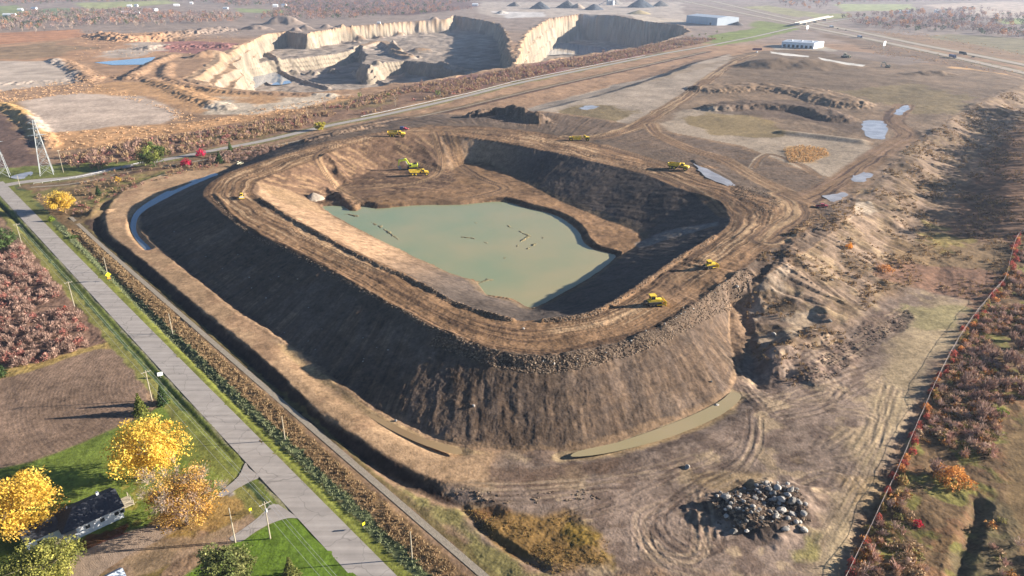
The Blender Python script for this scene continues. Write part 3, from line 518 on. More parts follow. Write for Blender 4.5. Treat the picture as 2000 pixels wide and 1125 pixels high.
# ------------------------------------------------------------------ ground meshes (one sheet, split by kind of ground)
def new_obj(name, me, parent=None, kind=None, loc=None):
    o = bpy.data.objects.new(name, me); COL.objects.link(o)
    if parent is not None: o.parent = parent
    if kind: o['kind'] = kind
    if loc is not None: o.location = loc
    return o
def mesh_np(name, V, F, mats=(), cols=None, smooth_=False, nrm=None):
    """mesh from numpy arrays; F is (n,3) or (n,4)"""
    me = bpy.data.meshes.new(name); V = np.ascontiguousarray(V, np.float32); F = np.ascontiguousarray(F, np.int32); k = F.shape[1]
    me.vertices.add(len(V)); me.vertices.foreach_set('co', V.ravel()); me.loops.add(F.size); me.loops.foreach_set('vertex_index', F.ravel())
    me.polygons.add(len(F)); me.polygons.foreach_set('loop_start', np.arange(0, F.size, k, dtype=np.int32)); me.polygons.foreach_set('loop_total', np.full(len(F), k, np.int32))
    me.update(calc_edges=True)
    if cols is not None:
        at_ = me.color_attributes.new('tint', 'FLOAT_COLOR', 'POINT'); c4 = np.ones((len(V), 4), np.float32); c4[:, :3] = cols; at_.data.foreach_set('color', c4.ravel())
    for m in mats: me.materials.append(m)
    me.polygons.foreach_set('use_smooth', np.full(len(F), smooth_))
    if nrm is not None: me.normals_split_custom_set_from_vertices(nrm.astype(np.float32))
    return me
VV = np.stack([GX, GY, HZ], -1)
du = np.gradient(VV, axis=1); dv = np.gradient(VV, axis=0); NN = np.cross(du, dv); NN /= np.linalg.norm(NN, axis=-1, keepdims=True)
NN = np.where(NN[..., 2:3] < 0, -NN, NN).reshape(-1, 3); VV = VV.reshape(-1, 3); CF = CC.reshape(-1, 3)
idx = np.arange(NR * NT, dtype=np.int32).reshape(NR, NT)
Fq = np.stack([idx[:-1, :-1], idx[:-1, 1:], idx[1:, 1:], idx[1:, :-1]], -1).reshape(-1, 4); FZ = ZONE[:-1, :-1].reshape(-1)
for zid, nm in enumerate(('ground', 'embankment', 'haul_road', 'quarry', 'ploughed_field', 'lawn')):
    f = Fq[FZ == zid]; used = np.unique(f); rm = np.zeros(NR * NT, np.int32); rm[used] = np.arange(len(used), dtype=np.int32)
    new_obj(nm, mesh_np(nm, VV[used], rm[f], [M_soil], CF[used], True, NN[used]), kind='structure')
def zat(x, y):
    """height of the ground under world points"""
    x = np.asarray(x, float); y = np.asarray(y, float); r = np.hypot(x, y); a = np.arctan2(x, y)
    i = np.clip(np.searchsorted(rs, r) - 1, 0, NR - 2); fi = np.clip((r - rs[i]) / (rs[i + 1] - rs[i]), 0, 1)
    ja = np.clip((a - th[0]) / (th[1] - th[0]), 0, NT - 1.001); j = ja.astype(int); fj = ja - j
    return (HZ[i, j] * (1 - fj) + HZ[i, j + 1] * fj) * (1 - fi) + (HZ[i + 1, j] * (1 - fj) + HZ[i + 1, j + 1] * fj) * fi
_tt = None
def at(u, v):
    """first ground point seen at a picture point"""
    a = u - 1000.0; b_ = 562.5 - v; d = np.array([a, FPX * CP + b_ * SP, -(FPX * SP - b_ * CP)])
    t0 = (CAMH - 22) / -d[2]; t1 = (CAMH + 70) / -d[2]; t = np.linspace(t0, t1, 700); x, y, z = d[0] * t, d[1] * t, CAMH + d[2] * t
    hit = np.nonzero(z <= zat(x, y))[0]; k = hit[0] if len(hit) else 350
    return float(x[k]), float(y[k]), float(zat(x[k], y[k]))

# ------------------------------------------------------------------ water
def water(name, px, z, m, label=None, sub=3):
    pud = z is None
    if pud: u_, v_ = np.mean(px, axis=0); z = at(u_, v_)[2] + .06
    q = smooth(W(px, z), sub + 3 if pud else sub, True)
    if pud: q = q + np.stack([vnoise(q[:, 0] * .35, q[:, 1] * .35, 4), vnoise(q[:, 0] * .35, q[:, 1] * .35, 9)], 1) * 4.5
    bm = bmesh.new(); f = bm.faces.new([bm.verts.new((x, y, z)) for x, y in q]); f.normal_update()
    if f.normal.z < 0: f.normal_flip()
    bmesh.ops.triangulate(bm, faces=[f]); me = bpy.data.meshes.new(name); bm.to_mesh(me); bm.free(); me.materials.append(m)
    return new_obj(name, me, kind='structure')
def water_mat(name, c, c2, sc_=.02, rough=.12, spec=.35):
    m = bpy.data.materials.new(name); m.use_nodes = True; nt = m.node_tree; L = nt.links.new; p = nt.nodes['Principled BSDF']; p.inputs['Roughness'].default_value = rough; p.inputs['Specular IOR Level'].default_value = spec
    tc = N(nt, 'ShaderNodeTexCoord'); n = N(nt, 'ShaderNodeTexNoise'); n.inputs['Scale'].default_value = sc_; n.inputs['Detail'].default_value = 6; L(tc.outputs['Object'], n.inputs['Vector'])
    r = N(nt, 'ShaderNodeValToRGB'); r.color_ramp.elements[0].position = .38; r.color_ramp.elements[1].position = .62; r.color_ramp.elements[0].color = (*c, 1); r.color_ramp.elements[1].color = (*c2, 1); L(n.outputs['Fac'], r.inputs[0]); L(r.outputs[0], p.inputs['Base Color'])
    n2 = N(nt, 'ShaderNodeTexNoise'); n2.inputs['Scale'].default_value = .8; L(tc.outputs['Object'], n2.inputs['Vector']); bp = N(nt, 'ShaderNodeBump'); bp.inputs['Strength'].default_value = .03; L(n2.outputs['Fac'], bp.inputs['Height']); L(bp.outputs[0], p.inputs['Normal'])
    return m
MW_pond = water_mat('silty_green_water', alb(146,164,126), alb(190,174,130), .03, .2, .2)
nt = MW_pond.node_tree; tcw = [n for n in nt.nodes if n.type == 'TEX_COORD'][0]; rmp = [n for n in nt.nodes if n.type == 'VALTORGB'][0]; rmp.color_ramp.elements[0].position = .15; rmp.color_ramp.elements[1].position = .85; sx = N(nt, 'ShaderNodeSeparateXYZ'); nt.links.new(tcw.outputs['Object'], sx.inputs[0]); g1 = N(nt, 'ShaderNodeMapRange'); g1.inputs['From Min'].default_value = -95; g1.inputs['From Max'].default_value = 60; g1.inputs['To Min'].default_value = -.22; g1.inputs['To Max'].default_value = .22; nt.links.new(sx.outputs['X'], g1.inputs['Value'])
ad = N(nt, 'ShaderNodeMath', operation='ADD'); nt.links.new(rmp.inputs[0].links[0].from_socket, ad.inputs[0]); nt.links.new(g1.outputs[0], ad.inputs[1]); nt.links.new(ad.outputs[0], rmp.inputs[0])
MW_mud = water_mat('muddy_water', alb(186,156,112), alb(170,140,100), .05)
MW_green = water_mat('olive_water', alb(184,166,122), alb(192,170,128), .05)
MW_moat = water_mat('grey_moat_water', alb(120,130,135), alb(110,120,128), .05, .06, .5)
MW_blue = water_mat('clear_quarry_water', alb(140,160,180), alb(130,155,180), .02, .04, .5)
MW_pud = water_mat('puddle_water', alb(200,192,184), alb(170,160,150), .15, .2, .4)
water('pond_water', [(622,400),(655,432),(725,466),(800,503),(875,538),(930,558),(950,580),(1000,590),(1037,608),(1080,592),(1150,552),(1210,506),(1195,490),(1165,480),(1148,470),(1140,450),(1115,428),(1080,412),(1025,400),(1000,393),(970,389),(900,395),(850,395),(800,397),(737,402),(712,398),(650,397)], WZ, MW_pond, sub=4)
water('moat_water', [(420,338),(362,357),(310,382),(268,410),(255,435),(258,455),(275,480),(295,498),(300,488),(285,462),(279,437),(284,418),(316,396),(366,371),(420,350)], .62, MW_moat)
water('moat_water', [(560,688),(600,724),(650,762),(700,800),(760,838),(830,870),(890,887),(900,878),(842,861),(774,832),(722,806),(660,764),(625,735),(575,690)], .82, MW_mud)
water('ditch_water', [(1118,892),(1180,886),(1260,868),(1330,846),(1400,815),(1436,790),(1448,772),(1428,766),(1404,785),(1342,815),(1274,841),(1205,864),(1130,881)], .1, MW_green)
water('puddle_water', [(1684,240),(1702,234),(1725,238),(1735,250),(1730,268),(1710,272),(1690,264)], None, MW_pud)
water('puddle_water', [(1662,345),(1690,336),(1705,340),(1690,352),(1672,354)], None, MW_pud); water('puddle_water', [(1610,385),(1640,376),(1650,380),(1625,395)], None, MW_pud)
water('puddle_water', [(1745,220),(1768,206),(1775,212),(1760,224)], None, MW_pud); water('puddle_water', [(1130,212),(1150,206),(1168,208),(1150,214)], None, MW_pud)
water('puddle_water', [(1355,318),(1370,325),(1430,358),(1440,368),(1420,364),(1370,336)], None, MW_pud)
water('quarry_pool', [(184,122),(250,116),(304,111),(298,117),(284,126),(220,127)], .35, MW_blue, sub=1)
water('quarry_pool', [(480,150),(500,139),(530,135),(552,150),(570,162),(530,166),(520,160),(500,172),(484,172)], -46.2, MW_blue, sub=2)
water('quarry_lake', [(1000,100),(1040,88),(1100,84),(1150,90),(1200,96),(1160,108),(1100,106),(1020,112)], -60.4, MW_blue, sub=3)
water('moat_water', [(60,335),(20,345),(40,350),(62,342)], .12, MW_pud)

# ------------------------------------------------------------------ roads and paths (sheets just above their beds)
def strip(name, q, wid, m, z=.07, lateral=3):
    q = np.asarray(q, float); seg = [q[0]]
    for a, b_ in zip(q[:-1], q[1:]):
        n = max(1, int(hypot(*(b_ - a)) / 6))
        for k in range(1, n + 1): seg.append(a + (b_ - a) * k / n)
    q = np.array(seg); d = np.gradient(q, axis=0); nn = np.stack([-d[:, 1], d[:, 0]], 1) / np.hypot(*d.T)[:, None]
    rows = [q + nn * wid * (k / lateral - .5) for k in range(lateral + 1)]; n = len(q)
    xy = np.concatenate(rows); zz = np.maximum(zat(xy[:, 0], xy[:, 1]), 0) * 0 + z
    V = np.column_stack([xy, zz]); F = [(k * n + i, (k + 1) * n + i, (k + 1) * n + i + 1, k * n + i + 1) for k in range(lateral) for i in range(n - 1)]
    F = np.array(F)[:, ::-1]
    return new_obj(name, mesh_np(name, V, F, [m]), kind='structure')
M_asph = mat('worn_asphalt', alb(186,175,164), .9, .2, noise=.13, nscale=.25, bump=.1, bscale=6)
nt = M_asph.node_tree; vo = N(nt, 'ShaderNodeTexVoronoi', feature='DISTANCE_TO_EDGE'); vo.inputs['Scale'].default_value = .11; tcx = [n for n in nt.nodes if n.type == 'TEX_COORD'][0]; nz_ = N(nt, 'ShaderNodeTexNoise'); nz_.inputs['Scale'].default_value = .25; vm = N(nt, 'ShaderNodeVectorMath', operation='MULTIPLY_ADD'); vm.inputs[1].default_value = (5, 5, 0)
nt.links.new(tcx.outputs['Object'], nz_.inputs['Vector']); nt.links.new(nz_.outputs['Color'], vm.inputs[0]); nt.links.new(tcx.outputs['Object'], vm.inputs[2]); nt.links.new(vm.outputs[0], vo.inputs['Vector'])
wp = N(nt, 'ShaderNodeTexNoise'); mpw = N(nt, 'ShaderNodeMapping'); mpw.inputs['Rotation'].default_value = (0, 0, radians(47.8)); mpw.inputs['Scale'].default_value = (.012, .75, 1); nt.links.new(tcx.outputs['Object'], mpw.inputs[0]); nt.links.new(mpw.outputs[0], wp.inputs['Vector']); wp.inputs['Scale'].default_value = 1.0; wp.inputs['Detail'].default_value = 3
cr = N(nt, 'ShaderNodeMapRange'); cr.inputs['From Min'].default_value = .002; cr.inputs['From Max'].default_value = .014; cr.inputs['To Min'].default_value = .68; cr.inputs['To Max'].default_value = 1.0; nt.links.new(vo.outputs['Distance'], cr.inputs['Value'])
lk = nt.nodes['Principled BSDF'].inputs['Base Color'].links[0].from_socket; sc2 = N(nt, 'ShaderNodeVectorMath', operation='SCALE'); nt.links.new(lk, sc2.inputs[0]); mw = N(nt, 'ShaderNodeMapRange'); mw.inputs['From Min'].default_value = .3; mw.inputs['From Max'].default_value = .7; mw.inputs['To Min'].default_value = .84; mw.inputs['To Max'].default_value = 1.14; nt.links.new(wp.outputs['Fac'], mw.inputs['Value']); mm = N(nt, 'ShaderNodeMath', operation='MULTIPLY'); nt.links.new(cr.outputs[0], mm.inputs[0]); nt.links.new(mw.outputs[0], mm.inputs[1]); nt.links.new(mm.outputs[0], sc2.inputs['Scale']); nt.links.new(sc2.outputs[0], nt.nodes['Principled BSDF'].inputs['Base Color'])
M_conc = mat('pale_concrete_road', alb(190,172,150), .9, .2, noise=.1, nscale=.1)
M_grav = mat('limestone_gravel', alb(176,162,142), .95, .1, noise=.25, nscale=1.2, bump=.4, bscale=5)
strip('road', ROADC, 7.1, M_asph, .07, 4); strip('road', CROSS, 7.2, M_asph, .062, 4)
strip('gravel_path', TRAIL, 1.7, M_grav, .08); strip('gravel_path', STRIP, 2.0, M_grav, .08)
def sheet(name, px, z, m):
    q = smooth(W(px, z), 3, True); bm = bmesh.new(); f = bm.faces.new([bm.verts.new((x, y, z)) for x, y in q]); f.normal_update()
    if f.normal.z < 0: f.normal_flip()
    bmesh.ops.triangulate(bm, faces=[f]); me = bpy.data.meshes.new(name); bm.to_mesh(me); bm.free(); me.materials.append(m); return new_obj(name, me, kind='structure')
for nm_, px, m_ in DRIVES: sheet(nm_, px, .055, {'asph': M_asph, 'grav': mat('driveway_gravel', alb(176,152,130), .95, .1, noise=.3, nscale=.8, bump=.4, bscale=4)}[m_])
strip('highway', HWA, 15, M_conc, .3); strip('highway', HWB, 15, M_conc, .3)

# ------------------------------------------------------------------ object helpers
def tag(o, label, cat, group=None, kind=None):
    o['label'] = label; o['category'] = cat
    if group: o['group'] = group
    if kind: o['kind'] = kind
    return o
def thing(name, label, cat, loc=(0, 0, 0), rz=0.0, group=None, scale=1.0):
    o = bpy.data.objects.new(name, None); COL.objects.link(o); o.location = loc; o.rotation_euler = (0, 0, rz); o.scale = (scale,) * 3
    return tag(o, label, cat, group)
def copy_tree(o, parent=None):
    c = o.copy(); COL.objects.link(c)
    if parent is not None: c.parent = parent
    for ch in list(o.children): copy_tree(ch, c)
    return c
class MB:
    """collects simple solids into one mesh"""
    def __init__(s): s.bm = bmesh.new()
    def box(s, c, d, rot=(0, 0, 0), bev=0.0, taper=None):
        r = bmesh.ops.create_cube(s.bm, size=1.0); v = r['verts']
        from mathutils import Matrix, Euler, Vector
        for p in v:
            t = 1.0
            if taper and p.co.z > 0: p.co.x *= taper[0]; p.co.y *= taper[1]
            p.co = Vector((p.co.x * d[0], p.co.y * d[1], p.co.z * d[2]))
        if bev:
            e = list({e for p in v for e in p.link_edges}); q = bmesh.ops.bevel(s.bm, geom=e, offset=bev, segments=1, affect='EDGES', clamp_overlap=True); v = list({p for f in q['faces'] for p in f.verts} | {p for p in v if p.is_valid})
        M = Euler(rot).to_matrix()
        for p in v: p.co = M @ p.co + Vector(c)
        return s
    def cyl(s, a, b, r0, r1=None, n=8, caps=True):
        from mathutils import Vector
        a, b = Vector(a), Vector(b); d = (b - a).normalized(); u = d.orthogonal().normalized(); w_ = d.cross(u); r1 = r0 if r1 is None else r1
        A = [s.bm.verts.new(a + (u * cos(2 * pi * k / n) + w_ * sin(2 * pi * k / n)) * r0) for k in range(n)]; B = [s.bm.verts.new(b + (u * cos(2 * pi * k / n) + w_ * sin(2 * pi * k / n)) * r1) for k in range(n)]
        for k in range(n): s.bm.faces.new((A[k], A[(k + 1) % n], B[(k + 1) % n], B[k]))
        if caps: s.bm.faces.new(A[::-1]); s.bm.faces.new(B)
        return s
    def prism(s, prof, y0, y1, axis='y'):
        """profile in x,z swept along y"""
        A = [s.bm.verts.new((x, y0, z)) for x, z in prof]; B = [s.bm.verts.new((x, y1, z)) for x, z in prof]; n = len(prof)
        for k in range(n): s.bm.faces.new((A[k], B[k], B[(k + 1) % n], A[(k + 1) % n]))
        s.bm.faces.new(A); s.bm.faces.new(B[::-1]); return s
    def quad(s, *p): s.bm.faces.new([s.bm.verts.new(q) for q in p]); return s
    def mesh(s, name, m):
        bmesh.ops.recalc_face_normals(s.bm, faces=s.bm.faces); me = bpy.data.meshes.new(name); s.bm.to_mesh(me); s.bm.free(); me.materials.append(m); return me
    def build(s, name, m, parent=None, kind=None, loc=None): return new_obj(name, s.mesh(name, m), parent, kind, loc)
def C_(r, g, b_): return tuple(float(x) for x in lin((r, g, b_)))
M_yel = mat('machine_yellow_paint', C_(222,186,58), .55, .35, noise=.38, nscale=1.1); M_lime = mat('lime_yellow_paint', C_(222,228,70), .5, .4, noise=.15, nscale=1.5); M_drk = mat('dark_steel_and_rubber', (.025,.024,.023), .8, .3, noise=.4, nscale=3)
M_mudst = mat('muddy_steel', (.11,.085,.06), .8, .3, noise=.4, nscale=2); M_gls = mat('dark_cab_glass', (.02,.025,.03), .08, .6); M_wht = mat('white_paint', (.78,.77,.74), .5, .3, noise=.06, nscale=.5); M_red = mat('red_paint', (.42,.03,.04), .4, .5, noise=.1)
M_blu = mat('blue_paint', (.04,.07,.16), .5, .4, noise=.1); M_gry = mat('grey_metal', (.38,.38,.37), .5, .5, noise=.1); M_cream = mat('cream_paint', (.62,.55,.36), .55, .4, noise=.15); M_wood = mat('weathered_pole_wood', (.34,.29,.21), .9, .1, noise=.25, nscale=2); M_roof = mat('dark_grey_shingles', (.055,.058,.068), .9, .15, noise=.35, nscale=2.5)
M_roofl = mat('pale_roof_sheet', (.42,.46,.50), .6, .3, noise=.1, nscale=.2); M_side = mat('white_siding', (.74,.74,.72), .7, .2, noise=.06, nscale=1.0); M_conc2 = mat('concrete', (.42,.38,.32), .9, .15, noise=.15, nscale=.4); M_rock = mat('pale_fieldstone', (.29,.262,.225), .9, .15, noise=.35, nscale=1.2, bump=.5, bscale=4, objvar=.45)
M_sgny = mat('yellow_sign_face', (.80,.66,.02), .5, .3); M_org = mat('orange_paint', (.75,.27,.03), .5, .3); M_steel = mat('galvanised_steel', (.30,.31,.30), .45, .5, noise=.12, nscale=.6); M_tan = mat('tan_brick', (.40,.33,.25), .9, .1, noise=.15)

# ------------------------------------------------------------------ foliage
def leaf_mat(name, trans=.35, objvar=.0):
    m = bpy.data.materials.new(name); m.use_nodes = True; nt = m.node_tree; L = nt.links.new; p = nt.nodes['Principled BSDF']; p.inputs['Roughness'].default_value = .8; p.inputs['Specular IOR Level'].default_value = .1
    a = N(nt, 'ShaderNodeAttribute', attribute_name='tint'); src = a.outputs['Color']
    if objvar:
        oi = N(nt, 'ShaderNodeObjectInfo'); mr = N(nt, 'ShaderNodeMapRange'); mr.inputs['To Min'].default_value = 1 - objvar; mr.inputs['To Max'].default_value = 1 + objvar; L(oi.outputs['Random'], mr.inputs['Value']); mx = N(nt, 'ShaderNodeVectorMath', operation='SCALE'); L(src, mx.inputs[0]); L(mr.outputs[0], mx.inputs['Scale']); src = mx.outputs[0]
    L(src, p.inputs['Base Color']); tr = N(nt, 'ShaderNodeBsdfTranslucent'); L(src, tr.inputs['Color']); ms = N(nt, 'ShaderNodeMixShader'); ms.inputs[0].default_value = trans; L(p.outputs[0], ms.inputs[1]); L(tr.outputs[0], ms.inputs[2]); L(ms.outputs[0], nt.nodes['Material Output'].inputs['Surface'])
    return m
M_leaf = leaf_mat('leaves', .35, .12); M_twig = leaf_mat('twigs_and_dry_stems', .15, .12)
M_bark = mat('grey_bark', (.13,.105,.085), .95, .1, noise=.3, nscale=3)
def quads(C, size, up=0.3, stretch=1.0, r=None, axis=None):
    """one randomly turned quad at each centre; with an axis given the quads are slender and follow it"""
    r = r or rng; n = len(C); size = np.broadcast_to(size, (n,))
    if axis is None:
        nz = r.normal(size=(n, 3)); nz[:, 2] = np.abs(nz[:, 2]) + up; nz /= np.linalg.norm(nz, axis=1, keepdims=True)
        a = np.cross(nz, r.normal(size=(n, 3))); a /= np.linalg.norm(a, axis=1, keepdims=True); b_ = np.cross(nz, a)
    else:
        a = axis / np.linalg.norm(axis, axis=1, keepdims=True); b_ = np.cross(a, r.normal(size=(n, 3))); b_ /= np.linalg.norm(b_, axis=1, keepdims=True)
    a = a * (size * stretch)[:, None] * .5; b_ = b_ * size[:, None] * .5
    V = np.stack([C - a - b_ * .6, C + a * .2 - b_, C + a + b_ * .6, C - a * .2 + b_], 1).reshape(-1, 3); return V, np.arange(4 * n).reshape(-1, 4)
def jitter(cols, n, r=None, v=.25):
    """random picks from a palette, one colour per quad, repeated over its four corners"""
    r = r or rng; cols = np.minimum(np.array([alb(*c) for c in cols]) * 1.55, .85); k = cols[r.integers(0, len(cols), n)] * (1 + r.uniform(-v, v, (n, 1))); return np.repeat(k, 4, 0)
def dome(n, rad, hgt, r=None, hollow=.35, base=.15):
    r = r or rng; d = r.normal(size=(n, 3)); d /= np.linalg.norm(d, axis=1, keepdims=True); d[:, 2] = np.abs(d[:, 2]); q = (hollow + (1 - hollow) * r.random(n) ** .5)[:, None]; p = d * q; lump = 1 + .28 * np.sin(d[:, :1] * 5 + 1) * np.cos(d[:, 1:2] * 4); return p * lump * [rad, rad, hgt * (1 - base)] + [0, 0, hgt * base]
def bush_leafy(cols, n=90, rad=1.3, hgt=2.0, size=.42, seed=0):
    r = np.random.default_rng(seed); V, F = quads(dome(n, rad, hgt, r), size * r.uniform(.7, 1.3, n), .4, 1.2, r); return V, F, jitter(cols, n, r)
def bush_bare(cols, n=70, rad=1.2, hgt=2.4, seed=0, wd=.13):
    """a fan of bare stems and twigs"""
    r = np.random.default_rng(seed); a = r.uniform(0, 2 * pi, n); k = r.random(n) ** .6; t = r.uniform(.2, 1, n); tip = np.stack([np.cos(a) * rad * k, np.sin(a) * rad * k, hgt * (1 - .35 * k ** 2) * r.uniform(.8, 1.1, n)], 1)
    V, F = quads(tip * (t[:, None] * .9 + .08), wd * r.uniform(.7, 1.4, n), 0, 7, r, tip + r.normal(size=(n, 3)) * .5); return V, F, jitter(cols, n, r)
def tuft(cols, n=9, rad=.35, hgt=.8, seed=0, wd=.12):
    r = np.random.default_rng(seed); a = r.uniform(0, 2 * pi, n); ax = np.stack([np.cos(a) * .5, np.sin(a) * .5, np.ones(n)], 1); C = np.stack([np.cos(a) * rad * r.random(n), np.sin(a) * rad * r.random(n), np.full(n, hgt * .45)], 1)
    V, F = quads(C, wd, 0, hgt / wd, r, ax); return V, F, jitter(cols, n, r)
def tree_far(cols, n=110, rad=4.0, hgt=11.0, seed=0, leafy=.3, size=.9, trunk=True):
    r = np.random.default_rng(seed); nb = int(n * (1 - leafy)); parts = []
    if nb: parts.append(bush_bare(cols, nb, rad, hgt, seed, .24))
    nl = n - nb
    if nl:
        d = r.normal(size=(nl, 3)); d /= np.linalg.norm(d, axis=1, keepdims=True); p = d * (.4 + .6 * r.random((nl, 1)) ** .5) * [rad, rad, hgt * .36] + [0, 0, hgt * .64]; V, F = quads(p, size * r.uniform(.6, 1.3, nl), .4, 1.1, r); parts.append((V, F, jitter(cols, nl, r)))
    V, F, c = [], [], []; o = 0
    for v, f, k in parts: V.append(v); F.append(f + o); c.append(k); o += len(v)
    return np.concatenate(V), np.concatenate(F), np.concatenate(c)
def scatter(name, temps, XY, smin, smax, m, label, cat=None, sink=.05, zs=None, kind='stuff', tintv=.18):
    """one mesh of many turned and scaled copies: only for growth nobody could count"""
    n = len(XY); z = zat(XY[:, 0], XY[:, 1]) if zs is None else zs; pick = rng.integers(0, len(temps), n); Vs, Fs, Cs = [], [], []; o = 0
    for t, (V, F, c) in enumerate(temps):
        k = np.nonzero(pick == t)[0]
        if not len(k): continue
        s_ = rng.uniform(smin, smax, len(k)); a = rng.uniform(0, 2 * pi, len(k)); ca, sa = np.cos(a), np.sin(a); x = V[None, :, 0] * s_[:, None]; y = V[None, :, 1] * s_[:, None]
        W_ = np.stack([x * ca[:, None] - y * sa[:, None] + XY[k, 0][:, None], x * sa[:, None] + y * ca[:, None] + XY[k, 1][:, None], V[None, :, 2] * s_[:, None] + z[k][:, None] - sink], -1)
        Vs.append(W_.reshape(-1, 3)); Fs.append((F[None] + (np.arange(len(k)) * len(V))[:, None, None] + o).reshape(-1, F.shape[1])); Cs.append((c[None] * (1 + rng.uniform(-tintv, tintv, (len(k), 1, 1)))).reshape(-1, 3)); o += len(k) * len(V)
    ob = new_obj(name, mesh_np(name, np.concatenate(Vs), np.concatenate(Fs), [m], np.concatenate(Cs)), kind=kind)
    ob['label'] = label
    if cat: ob['category'] = cat
    return ob
def inside(px, n, z=0.0, keep=None, freq=.05, cut=-9, o=3):
    """random ground points inside an outline; cut > -.5 leaves the clearings of a noise empty"""
    q = W(px, z); lo, hi = q.min(0), q.max(0); out = np.zeros((0, 2)); g = 0
    while len(out) < n and g < 60:
        p = rng.uniform(lo, hi, (n * 3, 2)); k = (sdist(q, p[:, 0], p[:, 1]) > 0) & (fbm(p[:, 0], p[:, 1], freq, 3, o) > cut); out = np.vstack([out, p[k]]); g += 1
    return out[:n]
def mk(name, V, F, c, m): return mesh_np(name, V, F, [m], c)
def blank(p, d=4.0, lines=()):
    """drop the points that stand on a road or path"""
    k = np.ones(len(p), bool)
    for q, w_ in lines: k &= np.abs(lineco(q, p[:, 0], p[:, 1])[0]) > w_
    return p[k]
ROADS = [(ROADC, 5.0), (CROSS, 6.0), (STRIP, 3.0), (TRAIL, 1.6)]

# ---- thickets, scrub and tall dry grass (nobody could count these)
PINK = [(156,128,112),(142,116,102),(168,140,122),(128,104,92),(152,120,104)]; BRN = [(160,132,100),(144,118,90),(174,146,110),(134,110,84)]; ORG = [(190,120,60),(176,100,56),(200,140,70),(160,84,56)]; OLV = [(140,130,74),(122,116,66),(158,142,84)]; DGR = [(70,84,46),(84,96,52),(58,72,44)]
THK = [(-150,440),(0,470),(40,480),(70,510),(130,585),(190,655),(212,668),(150,684),(60,716),(-150,745)]
bb_ = [bush_bare(PINK, 80, 1.5, 2.6, k) for k in range(4)] + [bush_leafy(PINK, 80, 1.6, 2.2, .4, 9), bush_leafy([(150,96,84),(140,84,76),(160,120,100)], 80, 1.5, 2.4, .38, 10)]
scatter('thicket', bb_, inside(THK, 1500, 0, freq=.06, cut=-.25), .45, 1.15, M_twig, 'reddish brown bare thicket filling the corner left of the road', 'thicket')
STR = [(120,306),(240,286),(300,274),(480,246),(640,212),(780,173),(900,155),(1000,136),(1200,104),(1330,76),(1400,76),(1370,86),(1240,110),(1100,138),(1000,158),(900,182),(760,214),(640,238),(520,266),(440,282),(340,302),(240,320),(150,338)]
bs = [bush_bare(BRN, 46, 1.6, 2.8, 20 + k, .2) for k in range(3)] + [bush_bare(PINK, 46, 1.6, 3.0, 24, .2), bush_leafy(BRN, 40, 1.6, 1.8, .6, 25), bush_leafy([(150,100,88),(140,92,84)], 40, 1.7, 2.0, .6, 26)]
scatter('scrub', bs, blank(inside(STR, 3400, 0, freq=.02, cut=-.2), lines=ROADS), .6, 1.4, M_twig, 'brown scrub on the strip between the quarry and the far road', 'scrub')
FRG = [(2090,440),(1996,466),(1970,560),(1880,680),(1800,830),(1730,980),(1660,1130),(2090,1130)]
p = inside(FRG, 2600, 0, freq=.07, cut=-.12); q = W([(2090,760),(1990,790),(1950,880),(1955,960),(2010,1080),(2090,1130)]); p = p[sdist(q, p[:, 0], p[:, 1]) < -1]; q = W([(1850,1130),(1895,985),(1945,965),(1995,1060),(2015,1130)]); p = p[(sdist(q, p[:, 0], p[:, 1]) < 0) | (rng.random(len(p)) < .12)]
bf = [bush_bare([(176,144,116),(160,128,102),(186,152,120)], 60, 1.3, 1.7, 30), bush_bare([(170,146,130),(158,132,118)], 60, 1.4, 1.9, 31), bush_leafy(BRN, 70, 1.3, 1.5, .35, 32), bush_leafy([(150,110,62),(168,120,60),(140,92,56)], 70, 1.2, 1.4, .35, 33), bush_leafy(OLV, 60, 1.1, 1.0, .32, 34), bush_bare([(164,128,112),(176,140,120)], 60, 1.5, 2.0, 35), tuft([(180,150,104),(166,134,88)], 14, .9, .9, 36, .2)]
scatter('undergrowth', bf, p, .5, 1.15, M_twig, 'mixed autumn undergrowth on the strip beyond the wire fence', 'undergrowth')
WED = [tuft([(160,132,92),(140,112,78),(176,146,100)], 9, .5, .9, 40 + k, .14) for k in range(3)] + [bush_leafy([(140,112,80),(120,96,70)], 16, .7, .6, .4, 44)]
p = np.vstack([inside(FLK, 3000, 5, freq=.06, cut=.02, o=13), inside([(2090,200),(1990,240),(1920,310),(1850,400),(1810,460),(1700,585),(1800,555),(1890,585),(1960,560),(2090,440)], 2600, 0, freq=.06, cut=-.1)])
scatter('dry_weeds', WED, p, .6, 1.5, M_twig, 'dry brown weeds on the right spoil bank and its foot', 'weeds')
p = np.vstack([inside([(905,990),(1000,1003),(1100,1012),(1190,1060),(1180,1100),(1080,1125),(1010,1090),(940,1035)], 600, 0, freq=.2, cut=-.05)]); scatter('rough_grass', [tuft([(166,138,86),(150,118,76),(172,150,88)], 8, .4, .6, 50 + k, .12) for k in range(3)], p, .35, .7, M_twig, 'rough rust and olive grass at the near edge of the mud', 'rough grass')
dd = rng.uniform(-.5, 1.9, 9000) ** 1; tpos = rng.random(9000); e = (ROADC[2] - ROADC[0]); L0 = np.hypot(*e); e = e / L0; nrm_ = np.array([-e[1], e[0]]); base = ROADC[0] + e * (tpos * L0)[:, None]
p = base + nrm_ * rng.uniform(9.0, 14.0, 9000)[:, None]; p = p[(p[:, 1] > 95) & (p[:, 1] < 335)][:3600]; p = blank(p, lines=[(TRAIL, 1.3)])
